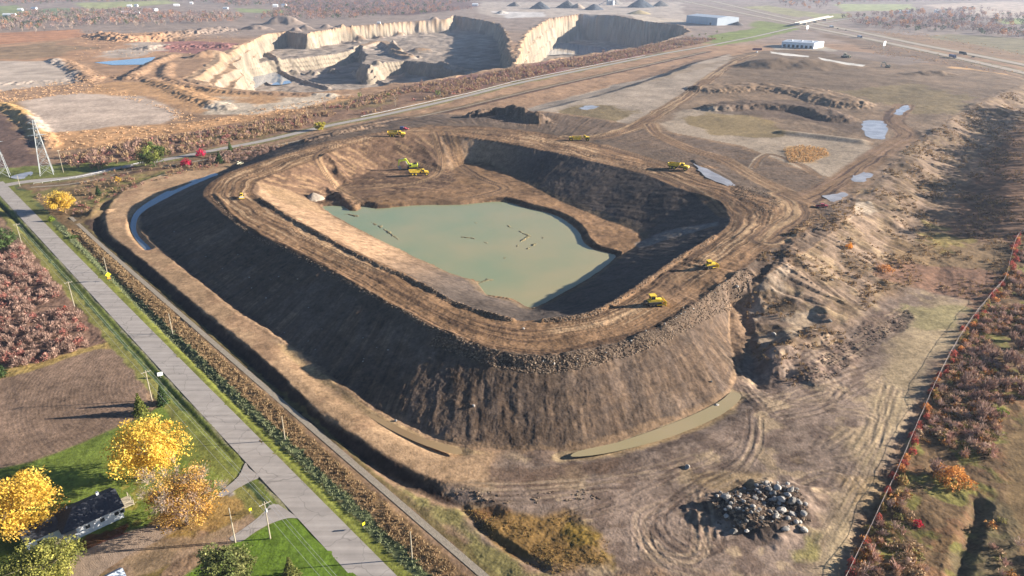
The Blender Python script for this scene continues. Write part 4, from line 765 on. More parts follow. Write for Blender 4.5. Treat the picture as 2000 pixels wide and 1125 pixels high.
scatter('tall_dry_grass', [tuft([(170,144,106),(156,128,94),(182,156,116),(144,118,88)], 8, .5, .65, 60 + k, .12) for k in range(3)], p, .6, 1.3, M_twig, 'tall brown dead grass between the road ditch and gravel path', 'tall grass')
p = base[:2600] + nrm_ * rng.uniform(6.0, 9.2, 2600)[:, None]; p = p[(p[:, 1] > 95) & (p[:, 1] < 340)]
scatter('ditch_reeds', [tuft([(140,144,104),(150,154,110),(126,132,98)], 7, .4, .6, 66 + k, .12) for k in range(2)], p, .6, 1.2, M_twig, 'grey green growth in the ditch on the pit side of the road', 'ditch growth')
scatter('reed_patch', [tuft([(196,160,114),(184,148,104),(206,172,124)], 9, .6, 1.3, 70, .25)], inside([(1530,294),(1560,284),(1612,290),(1620,304),(1590,316),(1540,318)], 500, 9), .7, 1.2, M_twig, 'tan reed patch on the pale plateau behind the cell', 'reeds')
p = np.vstack([blank(inside([(190,330),(420,300),(560,284),(600,266),(560,290),(440,325),(330,350),(230,380),(150,430),(60,385),(150,362)], 500, 0, freq=.05, cut=-.05), lines=ROADS)])
scatter('roadside_scrub', bs, p, .3, .8, M_twig, 'low scrub between the far road and the end of the cell', 'scrub')
p = inside([(470,290),(540,284),(545,300),(480,318),(430,322),(400,310)], 130, 0); scatter('pink_scrub', [bush_bare(PINK, 60, 1.5, 2.2, 75), bush_leafy(PINK, 50, 1.5, 1.8, .5, 76)], p, .7, 1.3, M_twig, 'pinkish bare scrub beside the upper left corner of the dike', 'scrub')
# distant woods that read as one mass
FARC = [(126,106,100),(140,118,110),(116,98,94),(150,126,112),(134,104,90)]
fw = [tree_far(FARC, 60, 4.5, 11, 80 + k, .45, 1.6) for k in range(4)] + [tree_far([(170,120,80),(150,106,84)], 60, 4.5, 11, 85, .6, 1.6), tree_far(DGR, 50, 4, 9, 86, .9, 1.6)]
p = np.vstack([inside([(-60,2),(240,-4),(500,-2),(880,-3),(960,-2),(860,14),(700,22),(560,10),(480,14),(360,2),(150,6),(-60,12)], 2600, 0), inside([(1500,-6),(2050,-8),(2050,-1),(1900,3),(1640,6),(1520,8)], 1200, 0), inside([(560,14),(700,22),(860,16),(930,20),(720,36),(600,40),(500,38)], 700, 0), inside([(60,26),(240,20),(380,28),(480,30),(470,44),(200,50),(0,62),(-50,50)], 900, 0), inside([(1640,36),(1760,24),(1900,18),(2060,36),(2060,80),(1950,74),(1850,64),(1740,62),(1660,50)], 620, 0, freq=.01, cut=-.12)])
scatter('far_woods', fw, p, .7, 1.35, M_twig, 'hazy grey brown woods along the far edge of the land', 'woods')
hd = [bush_bare([(204,170,134),(192,158,128),(214,180,140)], 26, 1.8, 1.0, 90, .3), tuft([(210,174,134),(198,162,126),(220,184,142)], 12, 1.8, 1.1, 91, .4), tuft([(190,150,110),(200,162,120)], 12, 1.8, 1.2, 92, .4)]
p = np.vstack([inside([(-60,186),(120,160),(170,156),(210,170),(300,200),(400,232),(340,240),(320,214),(200,180),(110,188),(30,200),(-60,210)], 500, 0), inside([(60,262),(350,242),(640,190),(700,186),(600,222),(420,252),(280,280),(110,296)], 420, 0), inside([(150,60),(480,60),(430,100),(300,112),(180,110),(140,130)], 420, 0), inside([(1700,84),(1850,108),(2050,150),(2050,170),(1880,140),(1700,104)], 260, 0), inside([(1700,62),(2050,124),(2050,110),(1780,60)], 260, 0)])
scatter('brush', hd, p, .4, 1.0, M_twig, 'orange brown brush over the old quarry lands and highway banks', 'brush')

# ------------------------------------------------------------------ single trees
def limbs(r, hgt, rad, tr, nl=9, fork=.3):
    """tapered trunk with limbs; returns the solid and the limb tips"""
    mb = MB(); tips = []; n = 7; bend = r.normal(size=(2,)) * .25
    def tube(p, q, r0, r1): mb.cyl(p, q, r0, r1, n, False)
    top = np.array([bend[0], bend[1], hgt * .55]); mid = np.array([bend[0] * .3, bend[1] * .3, hgt * fork])
    tube((0, 0, -.3), mid, tr, tr * .8); tube(mid, top, tr * .8, tr * .4); tube(top, (bend[0] * 1.5, bend[1] * 1.5, hgt * .86), tr * .4, tr * .1)
    for k in range(nl):
        a = 2 * pi * k / nl + r.uniform(-.4, .4); s_ = mid + (top - mid) * r.uniform(0, 1.0); ln = rad * r.uniform(.55, .9); e_ = s_ + np.array([cos(a) * ln, sin(a) * ln, hgt * r.uniform(.12, .38)])
        m_ = s_ + (e_ - s_) * .5 + [0, 0, hgt * .03]; tube(s_, m_, tr * .38, tr * .22); tube(m_, e_, tr * .22, tr * .06); tips.append(e_)
        for j in range(3):
            f_ = m_ + (e_ - m_) * r.random() + np.array([r.normal() * rad * .25, r.normal() * rad * .25, hgt * r.uniform(.05, .16)]); tube(m_, f_, tr * .15, tr * .04); tips.append(f_)
    return mb, tips
def crown(r, cols, hgt, rad, n, size, base=.25, clumps=70, thin=0.0, up=.35):
    """leaf clumps through the crown's volume, denser towards its outside, with gaps between them"""
    d = r.normal(size=(clumps, 3)); d /= np.linalg.norm(d, axis=1, keepdims=True); q = .45 + .55 * r.random((clumps, 1)) ** .6; hz = hgt * (1 - base) * .5; prof = np.where(d[:, 2:3] > 0, 1 - .12 * d[:, 2:3], 1.0)
    c = d * q * [rad, rad, hz] * prof * r.uniform(.62, 1.14, (clumps, 1)) + [0, 0, hgt * base + hz]; k = r.integers(0, clumps, n); cs = rad * .27 * r.uniform(.6, 1.25, clumps)
    g = r.normal(size=(n, 3)); g /= np.linalg.norm(g, axis=1, keepdims=True); g *= (r.random((n, 1)) ** .45); C = c[k] + g * cs[k][:, None] * [1, 1, .75]
    V, F = quads(C, size * r.uniform(.6, 1.3, n), up, 1.2, r); cc = np.array([alb(*x) for x in cols]) * 1.3 * 1.0; tone = (cc[r.integers(0, len(cols), clumps)] * r.uniform(.72, 1.15, (clumps, 1)))[k] * (1 + r.uniform(-.18, .18, (n, 1))); return V, F, np.repeat(np.minimum(tone, .9), 4, 0)
def big_tree(name, label, u, v, hgt, rad, cols, n=6000, size=.45, base=.22, seed=0, tr=.35, clumps=80, cz=.58, cat='tree', twigs=0, group=None, base_xy=None, tcols=None):
    r = np.random.default_rng(seed); x, y = base_xy or P(u, v, hgt * cz); z = float(zat(x, y)); t = thing(name, label, cat, (x, y, z), r.uniform(0, 6), group)
    mb, tips = limbs(r, hgt, rad, tr); mb.build('trunk', M_bark, t); V, F, c = crown(r, cols, hgt, rad, n, size, base, clumps)
    if twigs:
        tips = np.array(tips); k = r.integers(0, len(tips), twigs); ax = r.normal(size=(twigs, 3)) + [0, 0, .8]; ax += (tips[k] - [0, 0, hgt * .45]) / rad; C = tips[k] + ax * r.uniform(.1, .8, (twigs, 1)); V2, F2 = quads(C, .07, 0, 14, r, ax); F = np.vstack([F, F2 + len(V)]); V = np.vstack([V, V2]); c = np.vstack([c, jitter(tcols or [(182,164,146),(166,148,132),(196,176,152)], twigs, r)])
    new_obj('crown', mk('crown', V, F, c, M_leaf), t)
    return t
def conifer(name, label, u, v, hgt, rad, cols, n=1500, seed=0, size=.38, cat='tree', group=None, cz=.45):
    r = np.random.default_rng(seed); x, y = P(u, v, hgt * cz); z = float(zat(x, y)); t = thing(name, label, cat, (x, y, z), 0, group); MB().cyl((0, 0, -.2), (0, 0, hgt * .95), hgt * .018 + .05, .03, 7).build('trunk', M_bark, t)
    k = r.random(n) ** 1.4; lay = np.round(k * 11) / 11 * .6 + k * .4; a = r.uniform(0, 2 * pi, n); w_ = rad * (1 - lay) * (.75 + .25 * np.sin(a * 7 + lay * 40)) * r.uniform(.35, 1.05, n); C = np.stack([np.cos(a) * w_, np.sin(a) * w_, hgt * (.06 + .94 * lay) - w_ * .25], 1)
    V, F = quads(C, size * r.uniform(.6, 1.2, n), .2, 1.8, r); new_obj('crown', mk('crown', V, F, jitter(cols, n, r), M_leaf), t); return t
def shrub(name, label, u, v, rad, hgt, cols, n=260, seed=0, size=.35, cat='shrub', group=None, bare=0):
    r = np.random.default_rng(seed); x, y = P(u, v, hgt * .4); t = thing(name, label, cat, (x, y, float(zat(x, y)) - .05), 0, group)
    mb = MB()
    for k in range(5): a = k * 1.26; mb.cyl((0, 0, -.1), (cos(a) * rad * .5, sin(a) * rad * .5, hgt * .6), .06, .02, 5, False)
    mb.build('stem', M_bark, t); V, F, c = bush_leafy(cols, n, rad, hgt, size, seed); new_obj('foliage', mk('foliage', V, F, c, M_leaf), t); return t
YEL = [(244,204,86),(250,214,98),(234,190,78),(246,206,90),(216,174,80)]; YLO = [(232,182,92),(222,168,80),(238,194,104),(208,160,88)]; YGR = [(172,168,84),(150,150,76),(186,180,94),(134,136,72)]; LGN = [(164,168,84),(150,156,76),(178,180,96),(134,142,72)]; GRN = [(110,128,66),(92,112,56),(128,138,80),(84,100,52)]; DCN = [(66,84,48),(54,72,42),(78,94,54)]
big_tree('maple_tree', 'large golden yellow maple on the lawn behind the ploughed field', 286, 870, 16, 8.6, YEL, 13000, .36, .14, 1, .4, 150)
big_tree('maple_tree', 'half bare orange and grey tree between the white house and the road', 352, 968, 14, 8.2, YLO + YLO + [(196,156,110),(186,156,130),(196,166,140)], 10000, .32, .12, 2, .42, 150, twigs=2600)
big_tree('maple_tree', 'golden yellow tree cut by the left edge behind the white house', 28, 985, 15, 8.6, YEL, 13000, .36, .18, 3, .42, 150)
big_tree('willow_tree', 'yellow green leafy tree in front of the white house', 80, 1100, 10, 7.0, YGR, 10000, .33, .12, 4, .4, 130)
big_tree('broadleaf_tree', 'olive green round tree beside the gravel drive at the bottom edge', 438, 1105, 11, 6.0, [(140,142,84),(124,128,74),(156,154,98),(108,116,66)], 6000, .4, .12, 5, .35, 90)
conifer('spruce_tree', 'small spruce on the bright lawn beside the road', 566, 1112, 5.5, 2.6, [(120,122,66),(104,110,60),(140,138,80)], 1500, 6, .34)
conifer('spruce_tree', 'dark green spruce next to the crossarm pole above the yellow maple', 315, 772, 6, 2.4, DCN, 1200, 7)
conifer('spruce_tree', 'olive spruce at the corner of the ploughed field by the yellow maple', 272, 790, 6.5, 2.8, [(110,116,56),(90,100,50),(130,130,64)], 1400, 8)
big_tree('shade_tree', 'yellow tree beside the road junction at the end of the gravel path', 116, 392, 10.5, 7.0, YEL[:4] + [(214,184,110)], 8000, .38, .1, 9, .35, 90, twigs=500, tcols=[(214,180,90)])
big_tree('broadleaf_tree', 'broad yellow green tree beside the guard railed far road', 298, 300, 15, 8.8, LGN + GRN[:2], 6500, .6, .05, 10, .4, 90, twigs=300, tcols=[(150,150,80)])
big_tree('broadleaf_tree', 'small bright yellow tree beside the far road above the cell', 624, 244, 7.5, 4.6, [(220,206,84),(206,190,76),(230,216,100)], 2400, .6, .08, 11, .25, 50)
big_tree('sapling_tree', 'thin yellow sapling on the grass right of the junction tree', 231, 352, 5.5, 2.2, [(220,180,80),(206,164,70)], 500, .4, .35, 12, .1, 24)
shrub('red_bush', 'crimson bush left of its twin near the pale green tree', 363, 317, 3.6, 5.0, [(190,30,70),(206,44,84),(160,24,56)], 420, 13, .6); shrub('red_bush', 'crimson bush nearer the far road right of the pale green tree', 392, 299, 3.0, 5.2, [(200,36,80),(214,52,90),(170,28,64)], 420, 14, .6)
conifer('cedar_tree', 'dark cedar right of the crimson bushes', 428, 309, 7.5, 4.2, DCN, 1100, 15, .55); conifer('cedar_tree', 'slim green cedar behind the dark cedar near the far road', 449, 288, 7, 2.8, [(96,110,62),(80,96,54)], 800, 16, .5); conifer('cedar_tree', 'small dark cedar on the grass behind the yellow junction tree', 191, 373, 5, 2.6, DCN, 700, 17, .45)
big_tree('pine_tree', 'full dark green tree at the left edge across from the junction', 2, 462, 10, 5.6, [(92,112,64),(80,98,56),(108,126,74)], 4000, .45, .06, 18, .3, 80); conifer('cedar_tree', 'dark green tree at the left edge under the thicket', -6, 720, 6, 3.4, DCN, 1300, 19)
shrub('bush', 'bright green bush at the foot of the yellow junction tree', 100, 428, 1.6, 2.6, [(120,140,40),(140,156,50)], 220, 20, .4); shrub('bush', 'green bush beside the road below the junction', 143, 462, 2.0, 1.6, [(84,104,50),(96,116,56)], 220, 21, .4)
shrub('red_bush', 'small bright orange red bush inside the bare thicket', 127, 602, 1.1, 2.0, [(226,86,52),(236,104,64),(206,70,44)], 200, 22, .3)
shrub('orange_bush', 'large orange bush on the strip beyond the wire fence', 1864, 928, 4.6, 3.4, [(200,140,70),(184,122,62),(212,156,84),(168,114,64)], 900, 23, .42); shrub('green_bush', 'single green bush among the bare brush right of the fence', 1958, 803, 1.7, 1.6, [(120,134,50),(104,120,46)], 240, 24, .35)
shrub('orange_bush', 'small orange bush on the spoil bank', 1653, 512, 1.6, 2.4, [(226,156,50),(210,140,44)], 200, 25, .4); shrub('red_bush', 'dark red bush among grey brush right of the fence', 1794, 1022, 1.1, 1.4, [(190,50,66),(170,40,56)], 160, 26, .3)
shrub('orange_bush', 'copper orange bush clump at the foot of the spoil bank', 1728, 535, 3.2, 2.6, [(196,140,86),(180,124,76),(206,150,96)], 420, 27, .4)
# the red and orange hedge along the fence
red_m = []
for k, cols in enumerate([[(172,88,76),(160,76,66),(146,84,70)], [(190,130,78),(176,116,70),(200,144,86)], [(180,92,80),(168,104,84)], [(140,128,78),(156,120,76)]]):
    V, F, c = bush_leafy(cols, 150, 1.25, 1.5, .32, 100 + k); red_m.append(mk('hedge_foliage', V, F, c, M_leaf))
HL = ['dull crimson', 'orange', 'reddish', 'rusty olive']
FEN = [(1648,1140),(1700,1032),(1755,915),(1800,810),(1850,705),(1895,630),(1940,575),(1962,548),(1972,510),(1984,470),(2003,452),(2040,440)]
fq = smooth(W(FEN), 8); fs = np.concatenate([[0], np.cumsum(np.hypot(*np.diff(fq, axis=0).T))]); FLEN = fs[-1]
def along(s_): return np.array([np.interp(s_, fs, fq[:, 0]), np.interp(s_, fs, fq[:, 1])])
for k in range(84):
    s_ = k / 84 * FLEN + rng.uniform(-1, 1); p = along(max(s_, 0)) + np.array([rng.uniform(-.6, 3.0), rng.uniform(-.8, .8)]); j = int(rng.choice([0, 1, 2, 3], p=[.35, .25, .22, .18])); o = new_obj('hedge_shrub', red_m[j]); o.location = (p[0], p[1], float(zat(*p)) - .1); o.scale = (rng.uniform(.6, 1.15),) * 2 + (rng.uniform(.8, 1.7),); o.rotation_euler.z = rng.uniform(0, 6)
    tag(o, HL[j] + ' low shrub in the hedge along the wire fence', 'shrub', HL[j] + ' shrubs along the wire fence')
# tall bare trees beyond the frame's right edge that throw the long shade on the bank's foot, and bare trees in the strips
def protos(n, cols, rad, hgt, count, leafy, seed, size=.8):
    out = []
    for k in range(n):
        V, F, c = tree_far(cols, count, rad, hgt, seed + k, leafy, size); tk = MB().cyl((0, 0, -.3), (0, 0, hgt * .7), .28, .06, 6, False); out.append((mk('crown', V, F, c, M_twig), tk.mesh('trunk', M_bark)))
    return out
def plant_many(name, prot, pts, label, group, smin=.8, smax=1.25, cat='tree'):
    for x, y in pts:
        cm, tm = prot[int(rng.integers(0, len(prot)))]; s_ = rng.uniform(smin, smax); t = thing(name, label, cat, (x, y, float(zat(x, y))), rng.uniform(0, 6), group, s_); new_obj('trunk', tm, t); new_obj('crown', cm, t)
pr = protos(4, FARC + [(170,140,110)], 5.0, 23, 700, .6, 200, 1.0)
plant_many('shade_tree', pr, [(.642 * (330 + k * 5.2) + 42 + rng.uniform(0, 16), 330 + k * 5.2) for k in range(62)], 'tall thinning tree in the wood edge at the foot of the right bank', 'trees along the right wood edge')
wd = protos(4, [(168,148,132),(152,132,118),(180,160,140)], 3.6, 13, 150, .1, 220, 1.0)
plant_many('bare_tree', wd, inside([(-60,40),(60,36),(160,30),(260,34),(360,32),(470,26),(470,40),(330,52),(200,60),(60,66),(-60,68)], 120, 0), 'tall bare grey tree in the long wood beyond the tan borrow land', 'bare trees in the upper left wood')
ow = protos(3, [(200,146,84),(184,130,84),(160,120,92)], 5.0, 12, 130, .85, 230, 1.6) + protos(4, FARC, 5, 13, 130, .35, 240, 1.5)
plant_many('autumn_tree', ow, np.vstack([inside([(1655,38),(1760,26),(1900,20),(1960,40),(2050,52),(2050,76),(1950,72),(1850,62),(1740,60),(1680,52)], 120, 0), inside([(1510,4),(1640,4),(1640,16),(1560,22)], 26, 0)]), 'hazy autumn tree in the wood right of the highway', 'autumn trees beyond the highway')
ht = protos(3, [(150,120,104),(134,108,94)], 2.2, 5, 90, .2, 250, .6)
plant_many('bare_sapling', ht, blank(inside([(640,236),(780,196),(1000,152),(1200,116),(1380,82),(1370,70),(1200,102),(1000,132),(780,172),(480,246),(300,276),(160,306),(170,330),(400,290)], 110, 0), lines=ROADS), 'small bare tree standing in the scrub strip before the quarry', 'bare saplings in the scrub strip', .7, 1.3)
plant_many('bare_sapling', protos(3, PINK, 2.2, 4.6, 130, .1, 260, .5), inside([(1900,700),(1990,640),(2040,640),(2040,780),(1980,790),(1900,900),(1830,960),(1800,940)], 34, 0), 'pinkish bare sapling in the brush beyond the fence', 'bare saplings beyond the fence', .6, 1.1)
gt = protos(2, [(124,130,70),(108,116,60)], 2.4, 6, 90, .9, 270, .8); plant_many('green_tree', gt, [P(u, v, 3) for u, v in [(1390,72),(1378,66),(1366,68),(1400,62),(1352,70),(1410,74),(702,186),(758,184),(855,183),(1120,66)]], 'small dark green tree at the far end of the scrub strip', 'green trees of the scrub strip', .7, 1.2)
# ------------------------------------------------------------------ machines
def wheel(parent, x, y, r, wd, name='wheel'):
    t = MB().cyl((x, y - wd / 2, r), (x, y + wd / 2, r), r, r, 14).build(name, M_drk, parent); MB().cyl((x, y - wd / 2 - .04, r), (x, y + wd / 2 + .04, r), r * .5, r * .5, 10).build('rim', M_yel if r > .6 else M_gry, t); return t
def on(o, u, v, head, dz=0.0):
    x, y, z = at(u, v); o.location = (x, y, z + dz); o.rotation_euler = (0, 0, head)
    # settle on the slope below
    e = 2.0; c, s = cos(head), sin(head); a = float(zat(x + c * e, y + s * e) - zat(x - c * e, y - s * e)) / (2 * e); b_ = float(zat(x - s * e, y + c * e) - zat(x + s * e, y - c * e)) / (2 * e)
    o.rotation_euler = (math.atan(b_), -math.atan(a), head); return o
def dump_truck(label, group='articulated dump trucks'):
    t = thing('dump_truck', label, 'dump truck', group=group, scale=1.15)
    MB().box((3.2, 0, 1.35), (4.0, 1.5, .5)).box((-2.0, 0, 1.3), (6.4, 1.2, .45)).cyl((1.1, 0, .9), (1.1, 0, 1.9), .45).build('chassis', M_drk, t)
    MB().prism([(2.9,1.5),(5.1,1.3),(5.3,1.9),(5.0,2.35),(2.9,2.6)], -1.15, 1.15).build('hood', M_yel, t)
    cb = MB().box((2.1, 0, 2.55), (1.7, 1.9, 1.9), bev=.12, taper=(.85, .9)).build('cab', M_yel, t); MB().box((2.1, 0, 2.85), (1.78, 1.5, .75)).box((2.1, 0, 2.85), (1.2, 1.98, .75)).build('window', M_gls, cb)
    for s_ in (-1, 1): MB().box((4.0, s_ * 1.3, 2.0), (2.2, .5, .18)).build('fender', M_yel, t)
    bd = MB(); bd.prism([(-5.3,2.6),(-4.6,1.75),(-.2,1.7),(.5,2.2),(.9,3.3),(.6,3.3),(.2,2.4),(-.4,1.9),(-4.5,1.95),(-5.1,2.75)], -1.5, 1.5)
    for s_ in (-1, 1): bd.prism([(-5.3,2.6),(-4.6,1.75),(-.2,1.7),(.5,2.2),(.9,3.3),(-.6,3.1),(-5.0,2.95)], s_ * 1.5 - .07, s_ * 1.5 + .07)
    b_ = bd.build('dump_bed', M_yel, t); MB().box((-2.2, 0, 2.25), (4.2, 2.7, .6), bev=.25).build('load', M_mudst, b_)
    for x in (3.9, -1.6, -3.4):
        for s_ in (-1, 1): wheel(t, x, s_ * 1.25, .92, .7)
    MB().cyl((2.9, .9, 2.6), (2.9, .9, 3.4), .09).build('exhaust', M_drk, t); return t
def scraper(label):
    t = thing('scraper', label, 'scraper', scale=1.1)
    MB().prism([(3.2,1.2),(5.6,1.1),(5.8,1.9),(5.4,2.4),(3.2,2.5)], -1.1, 1.1).build('hood', M_yel, t); cb = MB().box((2.5, -.4, 2.6), (1.4, 1.3, 1.7), bev=.1, taper=(.9, .9)).build('cab', M_yel, t); MB().box((2.5, -.4, 2.9), (1.46, 1.0, .7)).box((2.5, -.4, 2.9), (1.0, 1.36, .7)).build('window', M_gls, cb)
    MB().prism([(1.9,1.6),(.2,2.9),(-.4,2.9),(-.4,2.4),(1.5,1.2)], -.35, .35).build('gooseneck', M_yel, t)
    bd = MB(); bd.prism([(-4.8,2.4),(-4.6,.9),(-.6,.6),(.2,1.0),(.2,1.2),(-.6,.85),(-4.4,1.1),(-4.6,2.4)], -1.5, 1.5)
    for s_ in (-1, 1): bd.prism([(-4.8,2.4),(-4.6,.9),(-.6,.6),(.3,1.0),(.3,2.3),(-.4,2.6)], s_ * 1.5 - .1, s_ * 1.5 + .1)
    b_ = bd.build('bowl', M_yel, t); MB().box((-2.2, 0, 1.7), (4.0, 2.7, .9), bev=.3).build('load', M_mudst, b_); MB().prism([(-6.8,1.4),(-4.8,1.4),(-4.8,2.2),(-6.6,2.2)], -.9, .9).build('engine_cover', M_yel, t)
    for x in (4.2, -5.8):
        for s_ in (-1, 1): wheel(t, x, s_ * 1.35, 1.0, .75)
    return t
def track(parent, y, L, h, wd, z0=0.0):
    pr_ = [(-L/2+.3*h,z0),(L/2-.3*h,z0),(L/2,z0+.35*h),(L/2,z0+.65*h),(L/2-.3*h,z0+h),(-L/2+.3*h,z0+h),(-L/2,z0+.65*h),(-L/2,z0+.35*h)]; tr_ = MB().prism(pr_, y - wd / 2, y + wd / 2).build('track', M_drk, parent); m_ = MB()
    for k in range(4): x = -L * .36 + k * L * .24; m_.cyl((x, y - wd / 2 - .03, z0 + h * .4), (x, y + wd / 2 + .03, z0 + h * .4), h * .25, h * .25, 8)
    m_.build('road_wheel', M_mudst, tr_); return tr_
def bulldozer(label, paint=None, group=None, rops=True):
    pt = paint or M_yel; t = thing('bulldozer', label, 'bulldozer', group=group)
    for s_ in (-1, 1): track(t, s_ * 1.05, 3.9, 1.15, .6)
    MB().prism([(-1.7,.8),(2.0,.8),(2.1,1.75),(.3,1.95),(.2,1.6),(-1.7,1.6)], -.72, .72).build('hood', pt, t)
    cb = MB().box((-.5, 0, 2.15), (1.5, 1.5, 1.5), bev=.1, taper=(.9, .9)).build('cab', pt, t); MB().box((-.5, 0, 2.3), (1.54, 1.15, .75)).box((-.5, 0, 2.3), (1.1, 1.54, .75)).build('window', M_gls, cb); MB().box((-.5, 0, 2.98), (1.8, 1.8, .12)).build('canopy', pt, cb)
    bl = MB().prism([(2.75,.05),(2.95,.1),(2.8,.7),(3.0,1.4),(2.85,1.4),(2.62,.7)], -1.75, 1.75).build('blade', pt, t)
    for s_ in (-1, 1): MB().box((1.6, s_ * 1.5, .55), (2.6, .18, .28)).build('push_arm', pt, bl); MB().cyl((1.6, s_ * .5, 1.5), (2.7, s_ * .7, .9), .08).build('lift_cylinder', M_gry, bl)
    MB().box((-2.3, 0, 1.0), (.7, 1.6, .5)).box((-2.75, -.5, .6), (.2, .15, 1.1)).box((-2.75, .5, .6), (.2, .15, 1.1)).build('ripper', M_mudst, t); MB().cyl((1.1, .3, 1.8), (1.1, .3, 2.6), .08).build('exhaust', M_drk, t); return t
def roller(label):
    t = thing('soil_compactor', label, 'roller'); MB().cyl((1.7, -1.05, .75), (1.7, 1.05, .75), .75, .75, 16).build('drum', M_gry, t)
    MB().box((1.7, 1.2, .8), (1.9, .14, .4)).box((1.7, -1.2, .8), (1.9, .14, .4)).box((2.7, 0, .8), (.2, 2.5, .4)).box((.7, 0, .85), (.3, 2.5, .5)).build('frame', M_yel, t); MB().prism([(-2.6,.8),(-.8,.8),(-.8,1.7),(-2.3,1.6)], -.8, .8).build('hood', M_yel, t)
    cb = MB().box((-.1, 0, 1.9), (1.3, 1.4, 1.7), bev=.1, taper=(.92, .92)).build('cab', M_yel, t); MB().box((-.1, 0, 2.1), (1.34, 1.1, .8)).box((-.1, 0, 2.1), (1.0, 1.44, .8)).build('window', M_gls, cb)
    for s_ in (-1, 1): wheel(t, -1.3, s_ * .95, .75, .5)
    return t
def excavator(label, swing=0.0, paint=None, scale=1.0):
    pt = paint or M_lime; t = thing('excavator', label, 'excavator', scale=scale)
    for s_ in (-1, 1): track(t, s_ * 1.45, 5.2, 1.15, .7)
    MB().box((0, 0, .75), (2.6, 2.3, .5)).cyl((0, 0, .9), (0, 0, 1.35), .9).build('undercarriage', M_drk, t)
    h = MB().box((-1.0, 0, 2.05), (3.8, 3.1, 1.3), bev=.15).build('house', pt, t); MB().box((-3.1, 0, 1.95), (.9, 3.0, 1.2), bev=.25).build('counterweight', M_drk, h); MB().box((-1.6, .2, 2.8), (2.0, 2.2, .25), bev=.08).cyl((-1.9, -.8, 2.8), (-1.9, -.8, 3.4), .1).build('engine_cover', M_drk, h)
    cb = MB().box((.95, 1.1, 2.45), (1.6, 1.0, 1.9), bev=.12, taper=(.85, .95)).build('cab', pt, t); MB().box((1.0, 1.1, 2.65), (1.66, .8, 1.0)).box((.95, 1.1, 2.7), (1.1, 1.04, .9)).build('window', M_gls, cb)
    A, Bk, E_ = (1.0, 2.0), (3.3, 5.6), (6.6, 5.0)          # boom foot, bend, stick joint
    MB().prism([(A[0]-.3,A[1]-.2),(A[0]+.4,A[1]-.2),(Bk[0]+.3,Bk[1]-.55),(E_[0],E_[1]-.25),(E_[0]+.2,E_[1]+.25),(Bk[0]+.1,Bk[1]+.55),(Bk[0]-.6,Bk[1]+.3)], -.4, .4).build('boom', pt, t)
    st = MB().prism([(6.0,5.9),(6.7,5.7),(7.3,2.4),(6.9,2.3)], -.3, .3).build('stick', pt, t); bk = MB(); bk.prism([(6.75,2.5),(7.5,2.3),(7.3,1.2),(6.4,.6),(5.7,1.0),(5.9,1.2),(6.5,1.0),(7.0,1.5),(6.9,2.0)], -.75, .75)
    for s_ in (-1, 1): bk.prism([(6.75,2.5),(7.5,2.3),(7.3,1.2),(6.4,.6),(5.7,1.0),(6.2,2.0)], s_ * .75 - .05, s_ * .75 + .05)
    bk.build('bucket', M_steel, t)
    for s_ in (-1, 1): MB().cyl((1.9, s_ * .55, 1.8), (3.2, s_ * .55, 4.9), .13).build('boom_cylinder', M_gry, t)
    MB().cyl((3.7, 0, 6.1), (6.1, 0, 6.0), .14).build('stick_cylinder', M_gry, t); return t
def pickup(label, body, cat='pickup truck', name='pickup_truck', box=None, L=5.4):
    t = thing(name, label, cat); MB().prism([(-L/2,.5),(L/2-.2,.5),(L/2,.75),(L/2-.1,1.05),(1.3,1.15),(.95,1.75),(-.5,1.8),(-.7,1.15),(-L/2,1.15)], -.95, .95).build('body', body, t); MB().prism([(1.18,1.2),(.9,1.68),(-.42,1.72),(-.55,1.2)], -.97, .97).build('window', M_gls, t)
    if box: MB().box((-1.8, 0, 1.5), (2.6, 2.2, 1.7), bev=.05).build('service_box', box, t)
    else: MB().box((-1.75, 0, 1.16), (1.7, 1.6, .05)).build('bed', M_drk, t)
    for x in (-1.7, 1.65):
        for s_ in (-1, 1): wheel(t, x, s_ * .85, .4, .28)
    for s_ in (-1, 1): MB().box((L/2-.02, s_ * .7, .85), (.06, .3, .18)).build('headlight', M_wht, t)
    return t
on(excavator('lime yellow excavator with raised boom digging in the upper corner of the pit'), 806, 331, radians(190), .2).scale = (1.2,) * 3
on(dump_truck('yellow dump truck waiting below the lime excavator'), 818, 343, radians(14)); on(dump_truck('yellow dump truck on the far rim beside the blue service truck'), 774, 267, radians(8)); on(dump_truck('mud dulled dump truck turning onto the far right rim'), 1324, 331, radians(-28))
on(scraper('yellow scraper where the haul road meets the far rim'), 1133, 275, radians(4)); on(roller('small yellow roller on the left end of the rim'), 472, 388, radians(-70))
on(bulldozer('yellow bulldozer higher up the right rim beside a strip of loose dirt', None, 'yellow bulldozers'), 1386, 523, radians(18)); d_ = on(bulldozer('larger yellow bulldozer nearest the pond corner on the right rim', None, 'yellow bulldozers'), 1277, 596, radians(10)); d_.scale = (1.25,) * 3
on(bulldozer('cream coloured small dozer on the upper left rim edge', M_cream), 468, 322, radians(40)).scale = (.8,) * 3
on(pickup('service truck with blue box and red cab behind the far rim', M_red, 'service truck', 'service_truck', M_blu, 6.2), 790, 254, radians(-5)); on(pickup('red pickup parked where the muddy roads meet', M_red), 1605, 405, radians(-15)); on(pickup('white pickup beside the dark red container', M_wht), 1478, 103, radians(60))
on(bulldozer('tan loader parked in the far yard below the billboard', M_cream), 1651, 113, radians(0)).scale = (2.0,) * 3; on(excavator('tan excavator on rubble in the far yard', 0, M_cream, 1.0), 1733, 132, radians(160))
